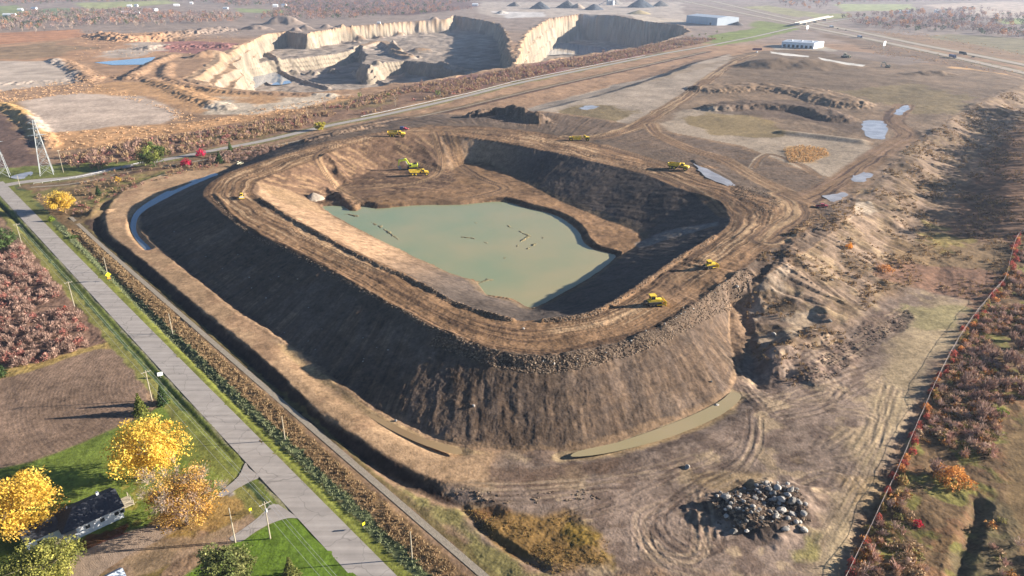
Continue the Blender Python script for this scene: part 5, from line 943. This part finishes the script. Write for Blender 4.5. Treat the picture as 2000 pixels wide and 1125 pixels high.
# semi trucks and cars of the highway
def semi(label, box, cab):
    t = thing('semi_truck', label, 'truck', group='trucks on the highway'); MB().box((-2.0, 0, 2.6), (13.5, 2.6, 2.8), bev=.05).build('trailer', box, t); cb = MB().prism([(5.2,.8),(8.6,.8),(8.7,2.0),(7.4,2.2),(7.0,3.4),(5.2,3.7)], -1.2, 1.2).build('cab', cab, t); MB().prism([(7.46,2.25),(7.1,3.25),(6.0,3.3),(6.0,2.25)], -1.22, 1.22).build('window', M_gls, cb); MB().box((1.0, 0, 1.0), (13, 1.2, .3)).build('chassis', M_drk, t)
    for x in (7.6, 4.4, 3.2, -6.0, -7.3):
        for s_ in (-1, 1): wheel(t, x, s_ * 1.05, .52, .35)
    return t
def dirat(q, u, v): x, y = P(u, v); k = int(np.argmin(np.hypot(q[:, 0] - x, q[:, 1] - y))); k = min(max(k, 1), len(q) - 2); d = q[k + 1] - q[k - 1]; return atan2(d[1], d[0]), q[k] 
for u, v, q, lb, bx, cb in [(1624,54,HWB,'pale semi truck just past the overpass on the highway',M_wht,M_gry),(1679,74,HWA,'blue white semi truck above the left billboard on the highway',M_roofl,M_blu),(1860,113,HWA,'dark blue semi truck on the near lanes of the highway',M_blu,M_blu),(1880,107,HWB,'long dark semi truck on the far lanes of the highway',M_drk,M_drk)]:
    hd_, p = dirat(q, u, v); t = semi(lb, bx, cb); x, y = P(u, v); t.location = (x, y, .32); t.rotation_euler.z = hd_
for u, v, q, lb, bd in [(1652,60,HWA,'dark car ahead of the pale semi truck',M_drk),(1636,57,HWB,'small dark car behind the pale semi truck',M_drk),(1900,113,HWB,'dark car following the long dark semi truck',M_drk),(1350,6,HWA,'pale car at the far end of the highway',M_gry)]:
    hd_, p = dirat(q, u, v); t = pickup(lb, bd, 'car', 'car'); x, y = P(u, v); t.location = (x, y, .32); t.rotation_euler.z = hd_
# ------------------------------------------------------------------ roadside furniture
rd = atan2(*(ROADC[2] - ROADC[0])[::-1])
def pole(u, v, label, hgt=10.2, arm=True, rot=0.0, group='poles with crossarms'):
    x, y = P(u, v); t = thing('utility_pole', label, 'utility pole', (x, y, float(zat(x, y))), rd + rot, group); MB().cyl((0, 0, -.4), (0, 0, hgt), .17, .11, 8).build('pole', M_wood, t)
    if arm:
        MB().box((.16, 0, hgt - .5), (.12, 2.6, .14)).build('crossarm', M_wood, t)
        for k in (-1.2, -.5, .5, 1.2): MB().cyl((.16, k, hgt - .43), (.16, k, hgt - .2), .06, .05, 6).build('insulator', M_gry, t)
    return t
PL = [(528,1052,'pole with pale crossarm and transformer on the bright lawn',True),(297,782,'crossarm pole between the ploughed field and the road',True),(145,597,'crossarm pole at the edge of the bare thicket',True),(43,478,'crossarm pole beside the dark tree at the left edge',True)]
pobs = []
for u, v, lb, ar in PL: pobs.append(pole(u, v, lb))
MB().cyl((.35, 0, 7.6), (.35, 0, 8.5), .25, .25, 10).build('transformer', M_gry, pobs[0])
pole(124,337,'leaning bare pole behind the guard rail near the pylon',14,True,.6); pole(394,284,'tall bare pole beside the far road right of the red bushes',12,False,0,'bare poles'); pole(39,364,'short bare pole at the road junction',6.5,False,0,'bare poles'); pole(460,1060,'short bare pole beside the gravel drive',9.5,False,0,'bare poles')
for u, v, h_, lb in [(337,651,8,'thin bare pole in the ditch growth above the white sign'),(557,860,7.5,'bare pole in the ditch opposite the yellow maple'),(805,1092,7.5,'bare pole in the ditch at the bottom of the picture'),(209,531,7,'bare pole behind the yellow diamond sign'),(601,231,10,'thin pole in the scrub left of the yellow tree'),(772,208,10,'thin pole in the scrub above the far rim'),(860,190,9,'thin pole beside the far road over the dirt bank')]: pole(u, v, lb, h_, False, 0, 'bare poles')
# wires strung between the roadside poles
pts = [np.array(o.location) for o in pobs]; nv = np.array([-sin(rd), cos(rd), 0]); ext = pts[0] + (pts[0] - pts[1]) * .8
for k in (-1.2, .5, 1.2):
    mb = MB(); ch = [ext] + pts
    for a, b_ in zip(ch[:-1], ch[1:]):
        prev = None
        for j in range(13):
            f = j / 12; p = a + (b_ - a) * f + nv * k; p = (p[0], p[1], p[2] + 10.0 - 4 * .9 * f * (1 - f))
            if prev: mb.cyl(prev, p, .022, .022, 4, False)
            prev = p
    tag(mb.build('overhead_wire', M_gry), 'thin overhead wire strung along the crossarm poles beside the road', 'wire', 'wires along the roadside poles')
def pylon(u, v, label, hgt=34, sp=3.6, rot=.5):
    x, y = P(u, v); t = thing('pylon', label, 'pylon', (x, y, float(zat(x, y))), rot, 'steel lattice pylons')
    wv_ = lambda z: sp * (1 - z / hgt * .86)
    for sx in (-1, 1):
        for sy in (-1, 1): MB().cyl((sx * sp, sy * sp, -.3), (sx * wv_(hgt), sy * wv_(hgt), hgt), .2, .13, 5).build('leg', M_steel, t)
    mb = MB(); zs = [0, 6, 11.5, 16.5, 21, 25, 28.5, 31.5, hgt]
    for a, b_ in zip(zs[:-1], zs[1:]):
        for sx, sy, ex, ey in ((-1,-1,1,-1),(1,-1,1,1),(1,1,-1,1),(-1,1,-1,-1)):
            A_, B_ = wv_(a), wv_(b_); mb.cyl((sx * A_, sy * A_, a), (ex * B_, ey * B_, b_), .09, .09, 4, False); mb.cyl((ex * A_, ey * A_, a), (sx * B_, sy * B_, b_), .09, .09, 4, False); mb.cyl((sx * B_, sy * B_, b_), (ex * B_, ey * B_, b_), .08, .08, 4, False)
    mb.build('bracing', M_steel, t)
    for z, w_ in ((hgt - 9, 5), (hgt - 5, 4.2), (hgt - 1.5, 3.4)): MB().prism([(-w_,z),(0,z-.35),(w_,z),(0,z+.7)], -.3, .3).build('crossarm', M_steel, t)
    return t
pylon(92, 340, 'steel lattice pylon behind the road junction', 33); pylon(6, 345, 'steel lattice pylon cut by the left edge', 30)
def sign(u, v, label, face, w_, h_, ph, rot, diamond=False, extra=None, tilt=0.0):
    x, y = P(u, v); t = thing('road_sign', label, 'sign', (x, y, float(zat(x, y))), rot); MB().cyl((0, 0, -.2), (0, 0, ph), .05, .05, 6).build('post', M_steel, t)
    MB().box((.06, 0, ph), (.04, w_, h_), (pi / 4 if diamond else 0, tilt, 0)).build('sign_panel', face, t)
    if extra: MB().box((.06, 0, ph - h_ * .95), (.04, w_ * .7, h_ * .5)).build('plaque', extra, t)
    return t
sign(214, 549, 'yellow diamond sign with orange plate on the grass verge left of the gravel path', M_sgny, 1.5, 1.5, 2.8, -.9, True, M_org); sign(711, 1033, 'small yellow marker sign on the verge at the bottom', M_sgny, .7, .7, 1.5, -.7); sign(490, 1003, 'small yellow roadside box on a post beside the drive', M_sgny, .6, .7, 1.2, -.8); sign(314, 737, 'white sign board on a short post beside the ditch', M_wht, 1.5, 1.1, 1.4, -1.1, False, None, -.6)
def guardrail(name, label, q, s0=0, s1=None):
    sq = np.concatenate([[0], np.cumsum(np.hypot(*np.diff(q, axis=0).T))]); s1 = s1 or sq[-1]; n = int(min(90, (s1 - s0) / 4)); ss = np.linspace(s0, s1, n); xs, ys = np.interp(ss, sq, q[:, 0]), np.interp(ss, sq, q[:, 1]); t = thing(name, label, 'guard rail', (xs[0], ys[0], 0)); mb = MB()
    for a in range(n - 1): mb.cyl((xs[a]-xs[0], ys[a]-ys[0], .72), (xs[a+1]-xs[0], ys[a+1]-ys[0], .72), .13, .13, 6, False)
    mb.build('rail', M_gry, t); pm = MB().box((0, 0, .4), (.22, .22, .9)).mesh('post', M_conc2)
    for a in range(n): o = new_obj('post', pm, t); o.location = (xs[a] - xs[0], ys[a] - ys[0], 0)
guardrail('guardrail', 'white guard rail curving past the road junction', smooth(W([(66,360),(110,354),(150,347.5),(190,339),(240,327),(280,318)]), 4)); guardrail('guardrail', 'long white guard rail on the far side of the far road', smooth(W([(705,229),(760,217.5),(850,197.5),(930,179.5),(1000,161)]), 4)); guardrail('guardrail', 'far white guard rail running on toward the highway', smooth(W([(1000,161),(1100,140.5),(1200,120.5),(1260,109)]), 4))
# fence on the right: posts, top rail and wire netting
M_rust = mat('dull_fence_wire', (.36,.29,.25), .7, .2, noise=.15, nscale=.6)
fn = thing('wire_fence', 'long pale wire fence between the graded mud and the autumn brush', 'fence', (0, 0, 0)); n = 96; ss = np.linspace(0, FLEN, n); pm = MB().cyl((0, 0, -.3), (0, 0, 2.1), .05, .05, 6).mesh('post', M_rust); mb = MB(); V = []
for k, s_ in enumerate(ss):
    p = along(s_); z = float(zat(*p)); o = new_obj('post', pm, fn); o.location = (p[0], p[1], z); V.append((p[0], p[1], z))
    if k: a = V[k - 1]; mb.cyl((a[0], a[1], a[2] + 2.05), (p[0], p[1], z + 2.05), .04, .04, 5, False)
mb.build('top_rail', M_rust, fn)
mnet = bpy.data.materials.new('wire_netting'); mnet.use_nodes = True; nt = mnet.node_tree; p_ = nt.nodes['Principled BSDF']; p_.inputs['Base Color'].default_value = (.42,.35,.31,1); p_.inputs['Roughness'].default_value = .5; p_.inputs['Alpha'].default_value = .16
mb = MB()
for a, b_ in zip(V[:-1], V[1:]): mb.quad((a[0], a[1], a[2] + .05), (b_[0], b_[1], b_[2] + .05), (b_[0], b_[1], b_[2] + 2.0), (a[0], a[1], a[2] + 2.0))
mb.build('netting', mnet, fn)
# ------------------------------------------------------------------ buildings
def gable(mb, x0, x1, y0, y1, z0, z1, ov=.4):
    """gabled roof, ridge along x"""
    yc = (y0 + y1) / 2; A = [(x0 - ov, y0 - ov, z0), (x0 - ov, y1 + ov, z0), (x0 - ov, yc, z1)]; B = [(x1 + ov, y0 - ov, z0), (x1 + ov, y1 + ov, z0), (x1 + ov, yc, z1)]; a = [mb.bm.verts.new(p) for p in A]; b_ = [mb.bm.verts.new(p) for p in B]
    mb.bm.faces.new(a); mb.bm.faces.new(b_[::-1]); mb.bm.faces.new((a[0], a[2], b_[2], b_[0])); mb.bm.faces.new((a[2], a[1], b_[1], b_[2])); mb.bm.faces.new((a[1], a[0], b_[0], b_[1])); return mb
def window(parent, x, y, z, w_, h_, face):
    """frame with a pane; face is the outward axis in x,y"""
    dx, dy = face; fr = MB().box((x + dx * .03, y + dy * .03, z), (abs(dy) * w_ + abs(dx) * .08, abs(dx) * w_ + abs(dy) * .08, h_)).build('window', M_wht, parent); MB().box((x + dx * .07, y + dy * .07, z), (abs(dy) * (w_ - .2) + abs(dx) * .06, abs(dx) * (w_ - .2) + abs(dy) * .06, h_ - .2)).build('pane', M_gls, fr); return fr
A = np.array(P(131,1062,.0)); Bp = np.array(P(243,1010,0)); hl = np.hypot(*(Bp - A)); ha = atan2(*(Bp - A)[::-1])
hs = thing('house', 'white sided house with dark hipped roof among yellow trees', 'house', (A[0], A[1], 0), ha)
MB().box((hl / 2, 4.2, 1.55), (hl, 8.4, 3.1)).build('wall', M_side, hs); MB().box((-3.2, 5.6, 1.3), (6.6, 5.6, 2.6)).build('wing_wall', M_side, hs)
mb = MB(); b4 = [mb.bm.verts.new(p) for p in ((-.5,-.5,3.1),(hl+.5,-.5,3.1),(hl+.5,8.9,3.1),(-.5,8.9,3.1))]; r2 = [mb.bm.verts.new(p) for p in ((3.4,4.2,5.4),(hl+.5,4.2,5.4))]
mb.bm.faces.new((b4[0], b4[1], r2[1], r2[0])); mb.bm.faces.new((b4[1], b4[2], r2[1])); mb.bm.faces.new((b4[2], b4[3], r2[0], r2[1])); mb.bm.faces.new((b4[3], b4[0], r2[0])); mb.bm.faces.new(b4[::-1]); rf = mb.build('roof', M_roof, hs)
gable(MB(), -6.5, -.2, 2.8, 8.4, 2.6, 4.4).build('wing_roof', M_roof, hs); MB().box((hl - 3, 5.2, 5.4), (.6, .6, .9)).build('chimney', M_wht, rf); MB().box((2.6, 5.6, 5.0), (.3, .3, .5)).build('vent', M_gry, rf)
for x in (4.6, 7.6, 10.6, 11.8): window(hs, x, 0, 1.9, 1.1, 1.1, (0, -1))
window(hs, -4.2, 2.8, 1.5, 1.1, 1.0, (0, -1)); window(hs, hl, 3, 1.8, 1.2, 1.1, (1, 0)); MB().box((1.6, -.05, 1.1), (1.0, .1, 2.1)).build('door', M_gry, hs)
dk = MB().box((hl + 1.7, 4.5, .5), (3.0, 4.0, .12)); dk.build('deck', M_wood, hs); mb = MB()
for x, y in ((.4,2.6),(3.1,2.6),(3.1,6.4),(.4,6.4),(3.1,4.5)): mb.box((hl + x, y, .9), (.12, .12, 1.6))
mb.box((hl + 3.1, 4.5, 1.6), (.1, 4.0, .1)).box((hl + 1.7, 2.6, 1.6), (2.8, .1, .1)).build('railing', M_wood, hs); MB().box((1.7, -1.2, 1.4), (.12, .12, 2.8)).box((.4, -1.2, 1.4), (.12, .12, 2.8)).box((1.0, -.9, 2.85), (2.4, 1.6, .12)).build('porch', M_wood, hs)
x, y = P(222, 1124, 2.5); t = thing('shed', 'grey roofed shed cut by the bottom edge', 'shed', (x, y, 0), ha); MB().box((0, 0, 1.1), (3.2, 3.0, 2.2)).build('wall', M_side, t); gable(MB(), -1.6, 1.6, -1.5, 1.5, 2.2, 3.2, .25).build('roof', M_roofl, t)
# white warehouse
A = np.array(P(1526,91.5)); Bp = np.array(P(1589,95.5)); D_ = np.array(P(1607,87.5)); wl = np.hypot(*(Bp - A)); wa = atan2(*(Bp - A)[::-1]); dp = 45.0
wh = thing('warehouse', 'long white warehouse beside the highway', 'warehouse', (A[0], A[1], float(zat(*A))), wa); MB().box((wl / 2, dp / 2, 4.2), (wl, dp, 8.4)).build('wall', M_side, wh); gable(MB(), 0, wl, 0, dp, 8.4, 9.8, .3).build('roof', M_roofl, wh)
for k in range(7): MB().box((5 + k * (wl - 10) / 6, -.06, 2.2), (4, .12, 4.2)).build('door', M_drk, wh)
for k in range(3): MB().box((10 + k * wl / 3.2, 16, 9.9), (2.5, 2.5, 1.2)).build('roof_vent', M_wht, wh)
A = np.array(P(1340,44)); Bp = np.array(P(1400,50)); wl = np.hypot(*(Bp - A)); wa = atan2(*(Bp - A)[::-1]); bl = thing('industrial_building', 'large pale grey industrial hall at the corner of the quarry', 'building', (A[0], A[1], 0), wa)
MB().box((wl / 2, 30, 8), (wl, 60, 16)).build('wall', mat('pale_blue_cladding', (.40,.44,.47), .7, .2, noise=.08, nscale=.1), bl); gable(MB(), 0, wl, 0, 60, 16, 19, .5).build('roof', M_roofl, bl)
for k in range(8): MB().box((wl * (k + .5) / 8, -.08, 6), (1.4, .16, 9)).build('pilaster', M_gry, bl)
MB().box((wl * .8, -.1, 2.5), (6, .2, 5)).build('door', M_drk, bl)
def cottage(u, v, label, L=14, D=9, h=4, rz=0.0, roof=None, wall=None):
    x, y = P(u, v); t = thing('farmhouse', label, 'house', (x, y, float(zat(x, y))), rz, 'far white houses'); wl_ = MB().box((0, 0, h / 2), (L, D, h)).build('wall', wall or M_wht, t); rf = gable(MB(), -L/2, L/2, -D/2, D/2, h, h + D * .38, .4).build('roof', roof or M_roofl, t); MB().box((L * .2, D * .1, h + D * .4), (.8, .8, 1.4)).build('chimney', M_conc2, rf)
    for k in (-.3, .1, .35): window(t, L * k, -D/2, h * .55, 1.4, 1.4, (0, -1))
    return t
for a in [(19,31.5,'long white farm shed at the left edge of the far fields',32,9,4,.05,M_wht),(40,21,'white house above the long white farm shed',14,9,4,.1,M_wht),(67,18.5,'pale house left of the far orange trees',16,9,4,-.1,M_roofl),(253,13.5,'white house at the left end of the far hamlet row',14,9,4,.2,M_wht),(266,12.5,'white house beside the end of the far hamlet row',11,8,4,0,M_roofl),(246,25.5,'long low white shed under the far hamlet',24,8,3,.05,M_wht),(268,26.5,'short white shed right of the long low shed',14,8,3,0,M_wht),(304,22,'white house beside the red tree of the far hamlet',13,9,5,1.1,M_roofl),
        (345,12,'white house with pale roof right of the far hamlet',18,9,4,.3,M_wht),(374,8,'narrow white house at the top of the far fields',10,8,5,.2,M_wht),(441,17.5,'low white house at the edge of the upper left wood',16,8,3,-.1,M_wht),(538,13.5,'left white house of the far pair by the green field',16,10,5,.2,M_wht),(555,13,'right white house of the far pair by the green field',16,10,5,-.3,M_wht),(928,11.5,'white shed left of the gravel plant',20,10,5,0,M_wht),(740,46.5,'small white cabin on the quarry edge',7,4,3,0,M_wht),(1764,25.5,'long pale farm roof beyond the highway wood',36,12,4,.05,M_wht),(1829,25,'small white house right of the long farm roof',10,8,6,0,M_wht)]: cottage(*a)
t = thing('container', 'dark red container beside the upper haul road', 'container', (*P(1479,95.5,2), 2), .1); t.location.z = float(zat(t.location.x, t.location.y)); MB().box((0, 0, 1.5), (14, 3, 3), bev=.06).build('body', mat('maroon_paint', (.10,.03,.06), .6, .3, noise=.1), t); MB().box((7.05, 0, 1.5), (.1, 2.6, 2.6)).build('door', M_mudst, t)
# overpass
A = np.array(P(1556,52)); Bp = np.array(P(1622,37.5)); bl_ = np.hypot(*(Bp - A)); t = thing('overpass_bridge', 'pale concrete overpass carrying the far road across the highway', 'bridge', (A[0], A[1], 0), atan2(*(Bp - A)[::-1])); MB().box((bl_ / 2, 0, 6.6), (bl_, 11, 1.4)).build('deck', M_conc2, t)
for s_ in (-1, 1): MB().box((bl_ / 2, s_ * 5.4, 7.9), (bl_, .35, 1.2)).build('parapet', M_conc2, t)
for f in (.2, .5, .8): MB().box((bl_ * f, 0, 3), (1.4, 9, 5.9)).build('pier', M_conc2, t)
for u, v, lb in [(1576,61,'blank white billboard nearest the overpass'),(1726,94.5,'blank white billboard below the highway in the far yard')]:
    x, y = P(u, v); t = thing('billboard', lb, 'billboard', (x, y, 0), .85, 'billboards beside the highway'); MB().box((0, 0, 7.5), (11, .5, 6.5)).build('panel', M_wht, t)
    for k in (-3.5, 0, 3.5): MB().cyl((k, .3, 0), (k, .3, 6), .22, .22, 6).build('post', M_steel, t)
# ------------------------------------------------------------------ stockpiles, stones
def heap(name, label, u, v, rad, hgt, c, seed=0, z=None, group=None, flat=.0, asp=1.0):
    r = np.random.default_rng(seed); x, y = P(u, v, 0) if z is None else P(u, v, z); nA, nR = 28, 10; V = [(0, 0, hgt)]; F = []
    for i in range(1, nR + 1):
        for k in range(nA): a = 2 * pi * k / nA; q = rad * i / nR * (1 + .09 * sin(3 * a + seed) + r.uniform(-.04, .04)); f = i / nR; V.append((cos(a) * q * asp, sin(a) * q, hgt * max(0, 1 - f ** 1.15) + r.uniform(-.02, .02) * hgt - (.6 if i == nR else 0)))
    F3 = [(0, 1 + k, 1 + (k + 1) % nA) for k in range(nA)]; F4 = [(1 + (i - 1) * nA + k, 1 + i * nA + k, 1 + i * nA + (k + 1) % nA, 1 + (i - 1) * nA + (k + 1) % nA) for i in range(1, nR) for k in range(nA)]
    me = bpy.data.meshes.new(name); me.from_pydata(V, [], F3 + F4); me.materials.append(mat(name + '_%d' % seed, c, .95, .1, noise=.25, nscale=.6 if rad < 10 else .12, bump=.4, bscale=2)); o = new_obj(name, me, None, None, (x, y, float(zat(x, y)) - .1 if z is None else z)); return tag(o, label, 'stockpile', group)
x, y, z = at(613, 388); heap('gravel_heap', 'pale gravel heap on the tan inner slope of the pit', 613, 387, 5.4, 3.2, tuple(alb(176,160,142)), 1, z)
for k, (u, v, r_, h_, c, lb) in enumerate([(1055,17,34,22,(96,100,104),'left dark grey stockpile of the gravel plant'),(1108,15,36,22,(110,108,104),'second dark grey stockpile of the gravel plant'),(1128,16,26,15,(176,156,136),'tan stockpile beside the second dark pile'),(1160,19,32,17,(92,96,102),'low dark stockpile above the deep quarry wall'),(1250,14,46,26,(88,94,100),'largest dark stockpile right of the plant'),(1290,12,30,18,(120,116,110),'grey stockpile behind the largest dark one'),(1248,27,34,10,(206,184,140),'low cream stockpile above the quarry corner'),(1005,12,26,14,(130,122,114),'grey brown stockpile left of the plant'),(1440,49,16,8,(120,112,106),'small grey heap below the industrial hall'),(1200,8,30,18,(140,132,124),'far grey stockpile behind the plant'),(980,26,20,8,(200,190,176),'low white stockpile above the shaded quarry wall')]): heap('stockpile', lb, u, v, r_, h_, tuple(alb(*c)), 10 + k)
t = thing('screening_plant', 'grey screening plant with conveyors between the stockpiles', 'plant', (*P(1190,10), 0), .3); MB().box((0, 0, 9), (16, 12, 18)).build('tower', M_gry, t); MB().box((-22, 0, 9), (40, 2.2, 1.6), (0, -.42, 0)).build('conveyor', M_steel, t); MB().box((24, 5, 8), (36, 2.2, 1.6), (0, .42, 0)).build('conveyor', M_steel, t); MB().cyl((10, -10, 0), (10, -10, 16), 4, 4, 12).build('silo', M_wht, t)
def rock_mesh(seed, flat=.75):
    r = np.random.default_rng(seed); bm = bmesh.new(); bmesh.ops.create_icosphere(bm, subdivisions=2, radius=1.0); k = r.normal(size=(7, 3)); k /= np.linalg.norm(k, axis=1, keepdims=True)
    for v_ in bm.verts:
        d = np.array(v_.co); s_ = 1.0
        for q in k: s_ = min(s_, .66 / max(float(d @ q), .45)) if d @ q > .45 else s_
        v_.co = v_.co * s_ * (1 + r.normal() * .03); v_.co.z *= flat; v_.co.x *= 1.15
    me = bpy.data.meshes.new('boulder'); bm.to_mesh(me); bm.free(); me.materials.append(M_rock); return me
RK = [rock_mesh(k) for k in range(8)]
def rock(name, x, y, r_, label, group, dz=.35, z=None): o = new_obj(name, RK[int(rng.integers(0, 8))]); o.location = (x, y, (float(zat(x, y)) if z is None else z) + r_ * dz); o.scale = (r_ * rng.uniform(.85, 1.15), r_ * rng.uniform(.85, 1.15), r_ * rng.uniform(.8, 1.1)); o.rotation_euler = (rng.uniform(-.3, .3), rng.uniform(-.3, .3), rng.uniform(0, 6)); return tag(o, label, 'boulder' if r_ > .55 else 'stone', group)
BP = [(1419,974,1.35),(1433,1029,1.0),(1418,1005,.9),(1519,957,1.4),(1512,976,1.0),(1544,962,1.3),(1546,983,1.35),(1526,993,1.2),(1549,1000,1.2),(1570,1000,1.3),(1573,1026,1.2),(1534,1029,.9),(1525,979,1.1),(1495,945,.9),(1478,958,.8),(1500,960,.9),(1537,972,1.0),(1560,985,.9),(1488,1012,.9),(1505,1000,1.0),(1470,1000,.8),(1452,985,.7),(1442,1000,.6),(1460,1030,.7),(1515,1010,1.0),(1540,1012,.9),(1556,1016,.8),(1475,975,.9),(1462,960,.6)]
for u, v, r_ in BP: x, y = P(u, v, 1.6); rock('boulder', x, y, r_ * rng.uniform(.7, .95), 'pale boulder in the boulder pile near the bottom right', 'boulders of the pile', .3)
q = inside([(1395,965),(1440,955),(1500,945),(1560,960),(1585,1005),(1560,1040),(1480,1030),(1425,1035)], 95, 0)
for x, y in q: rock('boulder', x, y, rng.uniform(.2, .6), 'pale boulder in the boulder pile near the bottom right', 'boulders of the pile', .2)
for u, v, r_, lb in [(1438,561,.9,'white boulder on the slope beside the gully head'),(1343,914,.7,'lone pale boulder on the mud left of the boulder pile'),(1400,793,.7,'boulder at the end of the olive water strip'),(773,823,.5,'white stone at the foot of the shaded slope above the muddy moat'),(925,794,.5,'white stone low on the near slope'),(1624,548,.7,'pale boulder on the flank beside the orange bush'),(1621,628,.8,'flat boulder on the lower spoil bank'),(1510,655,.9,'dark boulder on the sandy spoil bench'),(1389,747,.4,'small stone on the slope above the dark puddle'),(1022,643,.5,'pale stone on the near rim road')]:
    x, y, z = at(u, v); rock('boulder', x, y, r_, lb, None, .4, z)
for k in range(70):
    u, v = [(rng.uniform(1060,1440), 0), (rng.uniform(1580,1800), 0), (rng.uniform(330,780), 0)][k % 3]; v = [lambda u: 700 - .0 * u + (0 if u < 1180 else -(u - 1180) * .60) + rng.uniform(-8, 14), lambda u: 440 + rng.uniform(-40, 80), lambda u: 440 + (u - 400) * .62 + rng.uniform(-20, 120)][k % 3](u)
    x, y, z = at(u, v); nm = ['the near right rim edge', 'the right spoil bank', 'the shaded left slope'][k % 3]; rock('stone', x, y, rng.uniform(.18, .4), 'small pale stone on ' + nm, 'stones on ' + nm, .3, z)
# rubble stuff: the blocky edge of the rim, the rows of clods
def chunk(seed, cols):
    r = np.random.default_rng(seed); p = np.array([[-1,-1,-.4],[1,-1,-.4],[1,1,-.4],[-1,1,-.4],[-.7,-.7,.6],[.7,-.7,.7],[.7,.7,.6],[-.7,.7,.7]]) * r.uniform(.6, 1.1, (8, 3)); F = np.array([[0,1,5,4],[1,2,6,5],[2,3,7,6],[3,0,4,7],[4,5,6,7]]); c = np.repeat(alb(*cols[0])[None] * 1.1, 8, 0); return p, F, c
CK = [chunk(k, [c]) for k, c in enumerate([(150,128,106),(130,108,88),(176,152,126),(110,90,74),(160,136,112)])]
def band(px, z, n, w0, w1):
    q = smooth(W(px, z), 6); k = rng.random(n) * (len(q) - 1.001); i = k.astype(int); f = (k - i)[:, None]; p = q[i] * (1 - f) + q[i + 1] * f; d = q[i + 1] - q[i]; nn = np.stack([-d[:, 1], d[:, 0]], 1) / np.maximum(np.hypot(*d.T), .01)[:, None]; return p + nn * rng.uniform(w0, w1, n)[:, None]
p = np.vstack([band([(850,656),(925,682),(1000,700),(1075,704),(1130,696),(1180,683),(1260,660),(1330,622),(1400,572),(1460,528)], RIMZ, 4200, -3.2, 2.2), band([(420,392),(480,450),(560,488),(680,552),(780,605),(862,655)], RIMZ, 900, -.8, .8), band([(1060,628),(1137,620),(1200,593),(1312,515),(1395,464)], RIMI, 900, -1.2, 1.0), band([(510,392),(575,432),(705,503),(812,552),(900,597),(1000,628)], RIMI, 1100, -1.4, .8)])
scatter('rubble', CK, p, .12, .42, M_twig, 'blocky clods and rubble along the edges of the rim road', 'rubble', .1)
p = np.vstack([inside([(1560,745),(1600,705),(1680,645),(1775,605),(1785,622),(1700,680),(1640,735),(1590,755)], 520, 0, freq=.25, cut=-.05), inside([(1390,985),(1450,950),(1560,970),(1585,1020),(1480,1040),(1400,1030)], 700, 0), inside([(1420,360),(1480,362),(1530,400),(1500,430),(1440,395)], 600, 11, freq=.2, cut=-.1), inside([(930,220),(1000,225),(1050,246),(1020,250),(940,232)], 400, 9), inside([(600,284),(700,258),(760,250),(755,258),(660,276),(610,292)], 600, 6), inside([(880,950),(1000,965),(1150,955),(1180,975),(1000,985),(860,960)], 120, 0, freq=.3, cut=0)])
scatter('clods', CK, p, .1, .5, M_twig, 'dark clods and broken stone dumped over the earthworks', 'clods', .1)

# ------------------------------------------------------------------ haze: the air between the camera and the far land
bm = bmesh.new(); bmesh.ops.create_cube(bm, size=1.0); me = bpy.data.meshes.new('haze'); bm.to_mesh(me); bm.free()
hz = new_obj('haze', me, kind='stuff'); hz.scale = (16000, 9600, 205); hz.location = (0, 4400, 30)
m = bpy.data.materials.new('haze_air'); m.use_nodes = True; nt = m.node_tree; nt.nodes.clear(); out = N(nt, 'ShaderNodeOutputMaterial'); pv = N(nt, 'ShaderNodeVolumePrincipled')
pv.inputs['Color'].default_value = (.66, .79, 1.0, 1); pv.inputs['Density'].default_value = .00006; pv.inputs['Anisotropy'].default_value = .2
nt.links.new(pv.outputs[0], out.inputs['Volume']); me.materials.append(m)
